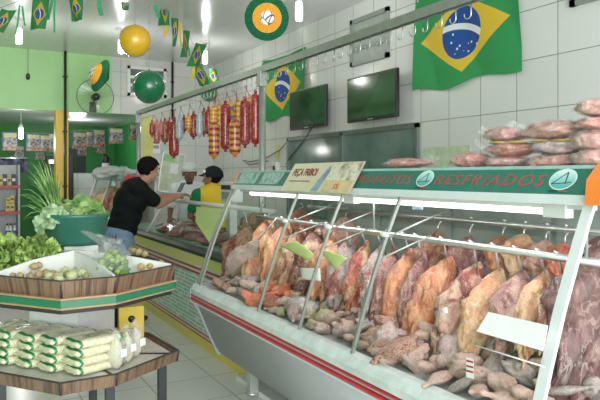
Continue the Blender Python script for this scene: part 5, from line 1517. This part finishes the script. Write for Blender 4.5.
def head_shape(m, c, fwd, up, s=1.0):
    f = Vector(fwd).normalized(); u = Vector(up); u = (u - f * u.dot(f)).normalized(); l = u.cross(f)
    Mx = Matrix((f, l, u)).transposed(); at = lambda x, y, z: Vector(c) + Mx @ Vector((x, y, z)) * s
    ell(m, at(-.012, 0, .03), (.098 * s, .076 * s, .090 * s), Mx)
    ell(m, at(.022, 0, -.035), (.066 * s, .060 * s, .080 * s), Mx)
    ell(m, at(.045, 0, -.088), (.036 * s, .036 * s, .028 * s), Mx)             # chin
    seg(m, at(.082, 0, .012), at(.106, 0, -.026), .011 * s, .015 * s)            # nose
    ell(m, at(.098, 0, -.030), (.014 * s, .019 * s, .011 * s), Mx)
    for y in (-1, 1):
        ell(m, at(-.005, y * .078, -.008), (.020 * s, .010 * s, .032 * s), Mx)   # ears
        ell(m, at(.074, y * .032, .032), (.018 * s, .026 * s, .010 * s), Mx)     # brow ridge
        ell(m, at(.058, y * .040, -.028), (.026 * s, .022 * s, .022 * s), Mx)    # cheek
    return at, Mx

def face(t, at, Mx, s, skin_dark, lipc, brow):
    for y in (-1, 1):
        m = MB(); m.ball(at(.083, y * .031, .010), (.009 * s, .014 * s, .008 * s), 2, None, Mx); e = m.build('eye', plain('eye_white_%s' % t.name, (.6, .58, .54), .3), t)
        m = MB(); m.ball(at(.089, y * .031, .010), .0062 * s, 2); m.build('iris', BLACK, e)
        m = MB(); m.ball(at(.090, y * .033, .036), (.008 * s, .022 * s, .005 * s), 2, None, Mx); m.build('eyebrow', brow, t)
    m = MB(); m.ball(at(.086, 0, -.060), (.010 * s, .024 * s, .0085 * s), 2, None, Mx); m.build('lips', lipc, t)

def skin_mat(name, c): 
    M = Mat(name, .5, spec=.3); n = M.noise(M.coord(), 30, 3); M.color(M.ramp(n, [(.3, tuple(x * .86 for x in c)), (.7, c)])); return M.m
def cloth(name, c, var=.12, sc=18, bump=.4):
    return plain(name, c, .85, 0, var, sc, bump, .15)

def torso(m, pel, chest, nk, f, g=0.0, k=1.0):
    """pelvis-waist-chest-shoulder volume between joints; f = facing, g = extra thickness for cloth"""
    f = Vector(f).normalized(); up = (Vector(chest) - Vector(pel)).normalized(); l = up.cross(f).normalized(); f2 = l.cross(up)
    Mx = Matrix((f2, l, up)).transposed(); pel, chest = Vector(pel), Vector(chest)
    H = (chest - pel).length
    ell(m, pel + up * .02, (.118 * k + g, .165 * k + g, .12), Mx); ell(m, pel + up * H * .45 + f2 * .012, (.112 * k + g, .148 * k + g, .16), Mx)
    ell(m, chest - up * .03, (.122 * k + g, .172 * k + g, .18), Mx); ell(m, chest + up * .10, (.092 * k + g, .178 * k + g, .09 + g), Mx)
    return l, up, f2

def person(label, root, rz, J, pal, k=1.0, face_on=True):
    """J: joints in the person's own frame (x ahead, y left, z up)"""
    t = thing('person', label, 'person', root, rz)
    V = {a: Vector(b) for a, b in J.items() if not isinstance(b, (int, float))}
    hs = J.get('hs', 1.0)
    b = MB(); l, up, f2 = torso(b, V['pel'], V['chest'], None, V['face_t'], -.006, k)
    seg(b, V['chest'] + up * .13, V['head'] - V['hup'] * .07, .058, .054); seg(b, V['chest'] + up * .10, V['chest'] + up * .17, .085, .058)
    at, Mx = head_shape(b, V['head'], V['hf'], V['hup'], hs)
    for s in ('l', 'r'):
        seg(b, V['sh_' + s], V['el_' + s], .050 * k, .039 * k); seg(b, V['el_' + s], V['wr_' + s], .040 * k, .027 * k)
        hand(b, V['wr_' + s], V['wr_' + s] - V['el_' + s] if ('hd_' + s) not in V else V['hd_' + s], V['up_' + s], 1 if s == 'l' else -1, J['curl_' + s])
        seg(b, V['hip_' + s], V['kn_' + s], .080 * k, .052 * k); seg(b, V['kn_' + s], V['an_' + s], .054 * k, .038 * k)
        ft = V['an_' + s] + Vector((.07, 0, -.05)); ell(b, ft, (.12, .042, .035))
    mesh_obj('body', remeshed(b, .0072, 3, .5), pal['skin'], t)
    if face_on: face(t, at, Mx, hs, None, pal['lips'], pal['brow'])
    # shirt
    m = MB(); torso(m, V['pel'] + up * .02, V['chest'], None, V['face_t'], .013, k)
    seg(m, V['chest'] + up * .10, V['chest'] + up * .155, .10, .072)
    for s in ('l', 'r'):
        e = V['sh_' + s].lerp(V['el_' + s], pal.get('sleeve', .72)); seg(m, V['sh_' + s], e, .068 * k, .062 * k); seg(m, V['chest'] + up * .07, V['sh_' + s], .085, .066 * k)
    me = remeshed(m, .012, 3, .5)
    for v in me.vertices:
        q = v.co; w = .008 * noise.noise(Vector((q.x * 9, q.y * 9, q.z * 5))) + .004 * noise.noise(q * 22); v.co += v.normal * w
    mesh_obj('shirt', me, pal['shirt'], t)
    # trousers and shoes
    m = MB(); ell(m, V['pel'] - up * .03, (.125 * k, .172 * k, .12))
    for s in ('l', 'r'):
        seg(m, V['hip_' + s], V['kn_' + s], .095 * k, .070 * k); seg(m, V['kn_' + s], V['an_' + s] + Vector((0, 0, .02)), .070 * k, .056 * k)
    me = remeshed(m, .013, 3, .5)
    for v in me.vertices: v.co += v.normal * (.007 * noise.noise(Vector((v.co.x * 8, v.co.y * 8, v.co.z * 14))))
    mesh_obj('trousers', me, pal['pants'], t)
    for s in ('l', 'r'):
        m = MB(); a = V['an_' + s]; ell(m, a + Vector((.075, 0, -.048)), (.135, .048, .042), None, 3, lambda q: Vector((q.x, q.y, max(q.z, -.85)))); m.tube([a + Vector((-.005, 0, -.05)), a + Vector((-.005, 0, .02))], [.05, .046], 12); m.build('shoe', pal['shoe'], t)
    return t, V, at, Mx, hs

def hair_shell(t, at, Mx, s, mat, name='hair', front=.04, low=-.05, grow=.012, side=1.0):
    """hair cap over the skull, cut at the forehead and neck"""
    m = MB(); tb = bmesh.new(); bmesh.ops.create_icosphere(tb, subdivisions=4, radius=1)
    dele = []
    for v in tb.verts:
        q = Vector((v.co.x * (.098 + grow) - .012, v.co.y * (.078 + grow), v.co.z * (.090 + grow) + .03))
        lim = front if q.x > .05 else (low if q.x < -.02 else low + (front - low) * (q.x + .02) / .07)
        if q.z < lim: dele.append(v)
    bmesh.ops.delete(tb, geom=dele, context='VERTS')
    sd = Vector((s * 3, 1, 2))
    def g(p):
        q = Vector((p.x * (.098 + grow) - .012, p.y * (.078 + grow), p.z * (.090 + grow) + .03)); q *= 1 + .035 * noise.noise(p * 6 + sd)
        return at(q.x, q.y, q.z)
    m.take(tb, g); o = m.build(name, mat, t); so = o.modifiers.new('thickness', 'SOLIDIFY'); so.thickness = .012 * s; so.offset = -1
    return o

HAIRB = plain('black_hair', (.007, .006, .005), .85, 0, .4, 60, .8, .08)
# man in black at the counter: faces +X (towards the counter), leaning on his forearms
ox, oy = 1.36, 6.02
def L3(X, Y, Z): return (X - ox, Y - oy, Z)
JC = dict(pel=L3(1.36, 6.02, .93), chest=L3(1.475, 6.03, 1.235), face_t=(1, .12, -.30), head=L3(1.645, 6.04, 1.508), hf=(.96, .22, -.22), hup=(.22, 0, .97), hs=1.0,
  sh_r=L3(1.50, 5.86, 1.33), el_r=L3(1.715, 5.94, 1.175), wr_r=L3(1.925, 6.10, 1.235), up_r=(0, -.35, 1), curl_r=.75,
  sh_l=L3(1.55, 6.21, 1.33), el_l=L3(1.80, 6.36, 1.21), wr_l=L3(2.00, 6.27, 1.245), up_l=(0, .35, 1), curl_l=.55,
  hip_r=L3(1.36, 5.92, .90), kn_r=L3(1.42, 5.91, .49), an_r=L3(1.30, 5.90, .085), hip_l=L3(1.37, 6.12, .90), kn_l=L3(1.48, 6.14, .49), an_l=L3(1.46, 6.15, .085))
pal = dict(skin=skin_mat('tan_skin', srgb(182, 132, 104)), lips=plain('lips_tan', srgb(150, 92, 80), .5), brow=HAIRB, shirt=cloth('black_tshirt', srgb(14, 20, 20), .25), pants=cloth('blue_jeans', srgb(120, 140, 164), .22, 24), shoe=plain('dark_shoe', (.03, .025, .02), .5), sleeve=.74)
t, V, at, Mx, hs = person('man in a black t-shirt and pale jeans leaning on the counter with a phone', (ox, oy, 0), 0, JC, pal, 1.17)
hair_shell(t, at, Mx, 1.0, HAIRB, 'hair', .062, -.062, .016)
m = MB(); m.box(V['pel'] + Vector((-.115, -.09, -.085)), (.02, .13, .13), None, .006); m.build('back_pocket', cloth('pocket_denim', srgb(104, 124, 150), .2), t)
m = MB(); m.box(V['pel'] + Vector((-.06, -.17, -.07)), (.05, .02, .11), (0, .2, 0), .006); m.build('belt_pouch', BLACK, t)
m = MB(); m.box((0, 0, 0), (.010, .06, .12), (0, R(35), R(25)), .004); ph = m.build('mobile_phone', BLACK); ph.location = P(181, 187.5, X=2.075)
tag(ph, 'small dark mobile phone held up in the hands of the man in black', 'phone')

# man with the white cap behind the counter: faces the customer (-X -Y)
def rel(o, rz):
    c, s = math.cos(-rz), math.sin(-rz)
    return lambda X, Y, Z: ((X - o[0]) * c - (Y - o[1]) * s, (X - o[0]) * s + (Y - o[1]) * c, Z)
o2 = (2.62, 7.62); rz2 = R(-118)
JW = dict(pel=(0, 0, .90), chest=(.05, 0, 1.215), face_t=(1, 0, -.12), head=(.115, .0, 1.478), hf=(.98, .10, -.14), hup=(.16, 0, .98), hs=1.05,
  sh_r=(.045, -.185, 1.30), el_r=(.06, -.25, 1.03), wr_r=(.25, -.22, .93), up_r=(.3, -.2, 1), curl_r=.5,
  sh_l=(.045, .185, 1.30), el_l=(.07, .25, 1.03), wr_l=(.28, .16, .95), up_l=(.3, .2, 1), curl_l=.5,
  hip_r=(0, -.095, .87), kn_r=(.03, -.10, .47), an_r=(-.02, -.10, .085), hip_l=(0, .095, .87), kn_l=(.03, .10, .47), an_l=(0, .10, .085))
pal = dict(skin=skin_mat('dark_skin', srgb(128, 88, 70)), lips=plain('lips_dark', srgb(96, 56, 50), .5), brow=HAIRB, shirt=cloth('white_tshirt', srgb(232, 234, 238), .04), pants=cloth('grey_trousers', srgb(150, 158, 172), .1), shoe=plain('white_shoe', (.6, .6, .6), .5), sleeve=.8)
t, V, at, Mx, hs = person('butcher in a white t-shirt and white cap behind the counter', (*o2, 0), rz2, JW, pal, .98)
hair_shell(t, at, Mx, 1.05, cloth('white_cap_cloth', srgb(220, 220, 218), .05), 'cap', .052, .0, .022)
m = MB(); m.tube([at(.105 * math.cos(a) - .012, .094 * math.sin(a), .048 - .025 * (1 - math.cos(a)) * .5) for a in [2 * math.pi * i / 28 for i in range(29)]], .013, 8); m.build('cap_band', cloth('white_band_cloth', srgb(206, 206, 204), .05), t)
m = MB(); m.ball(at(.058, 0, -.100), (.036, .044, .024), 3, lambda q: q, Mx); m.build('beard', plain('short_beard', (.03, .02, .016), .8), t)

# person in the yellow and green jersey, seen from behind, turned to the butcher
o3 = (2.53, 6.60); rz3 = R(80)
JY = dict(pel=(0, 0, .86), chest=(.03, 0, 1.165), face_t=(1, 0, -.06), head=(.055, 0, 1.425), hf=(.55, .83, -.06), hup=(.06, 0, 1), hs=1.02,
  sh_r=(.02, -.175, 1.25), el_r=(.06, -.25, 1.0), wr_r=(.24, -.18, .93), up_r=(.2, -.3, 1), curl_r=.5,
  sh_l=(.02, .175, 1.25), el_l=(.06, .25, 1.0), wr_l=(.26, .16, .95), up_l=(.2, .3, 1), curl_l=.5,
  hip_r=(0, -.09, .83), kn_r=(.03, -.10, .45), an_r=(-.02, -.10, .085), hip_l=(0, .09, .83), kn_l=(.03, .10, .45), an_l=(0, .10, .085))
JER = Mat('yellow_green_jersey', .8, spec=.15); x, y, z = JER.xyz(JER.coord('Object'))
JER.color(JER.mix(y.abs() > .145, srgb(226, 190, 48), srgb(22, 112, 72)))
JER.bump(JER.noise(JER.coord(), 18, 3), .3, .01)
pal = dict(skin=skin_mat('brown_skin', srgb(150, 104, 82)), lips=plain('lips_brown', srgb(130, 80, 70), .5), brow=HAIRB, shirt=JER.m, pants=cloth('blue_trousers', srgb(60, 70, 96), .1), shoe=plain('grey_shoe', (.2, .2, .2), .5), sleeve=.7)
t, V, at, Mx, hs = person('person in a yellow jersey with green sleeves and a dark cap, seen from behind', (*o3, 0), rz3, JY, pal, .92)
CAPM = cloth('dark_cap_cloth', srgb(24, 36, 34), .2)
hair_shell(t, at, Mx, 1.02, HAIRB, 'hair', .05, -.07, .008)
hair_shell(t, at, Mx, 1.02, CAPM, 'cap', .045, -.005, .020)
m = MB(); m.grid(lambda u, v: at(.085 + .075 * u * math.cos((v - .5) * 1.6), .085 * (v - .5) * 2 * (1 - .25 * u * u), .052 - .012 * u - .03 * (v - .5) ** 2), 5, 10, uv=False); o = m.build('cap_visor', CAPM, t); so = o.modifiers.new('thickness', 'SOLIDIFY'); so.thickness = .006
m = MB(); m.ball(at(.06, .075, .075), (.02, .02, .02), 2); m.build('cap_badge', PAPER, t)
# ---------------------------------------------------------------- colour
S.view_settings.view_transform = 'Standard'
S.view_settings.look = 'None'
S.view_settings.exposure = 0.14
S.view_settings.gamma = 1.08
S.cycles.use_denoising = True
S.cycles.max_bounces = 10
S.cycles.transparent_max_bounces = 24
S.cycles.sample_clamp_indirect = 6.0
for o in list(COL.objects):
    if o.type == 'MESH' and o.name.startswith('rice_bag') and o.location.z < -10: bpy.data.objects.remove(o)
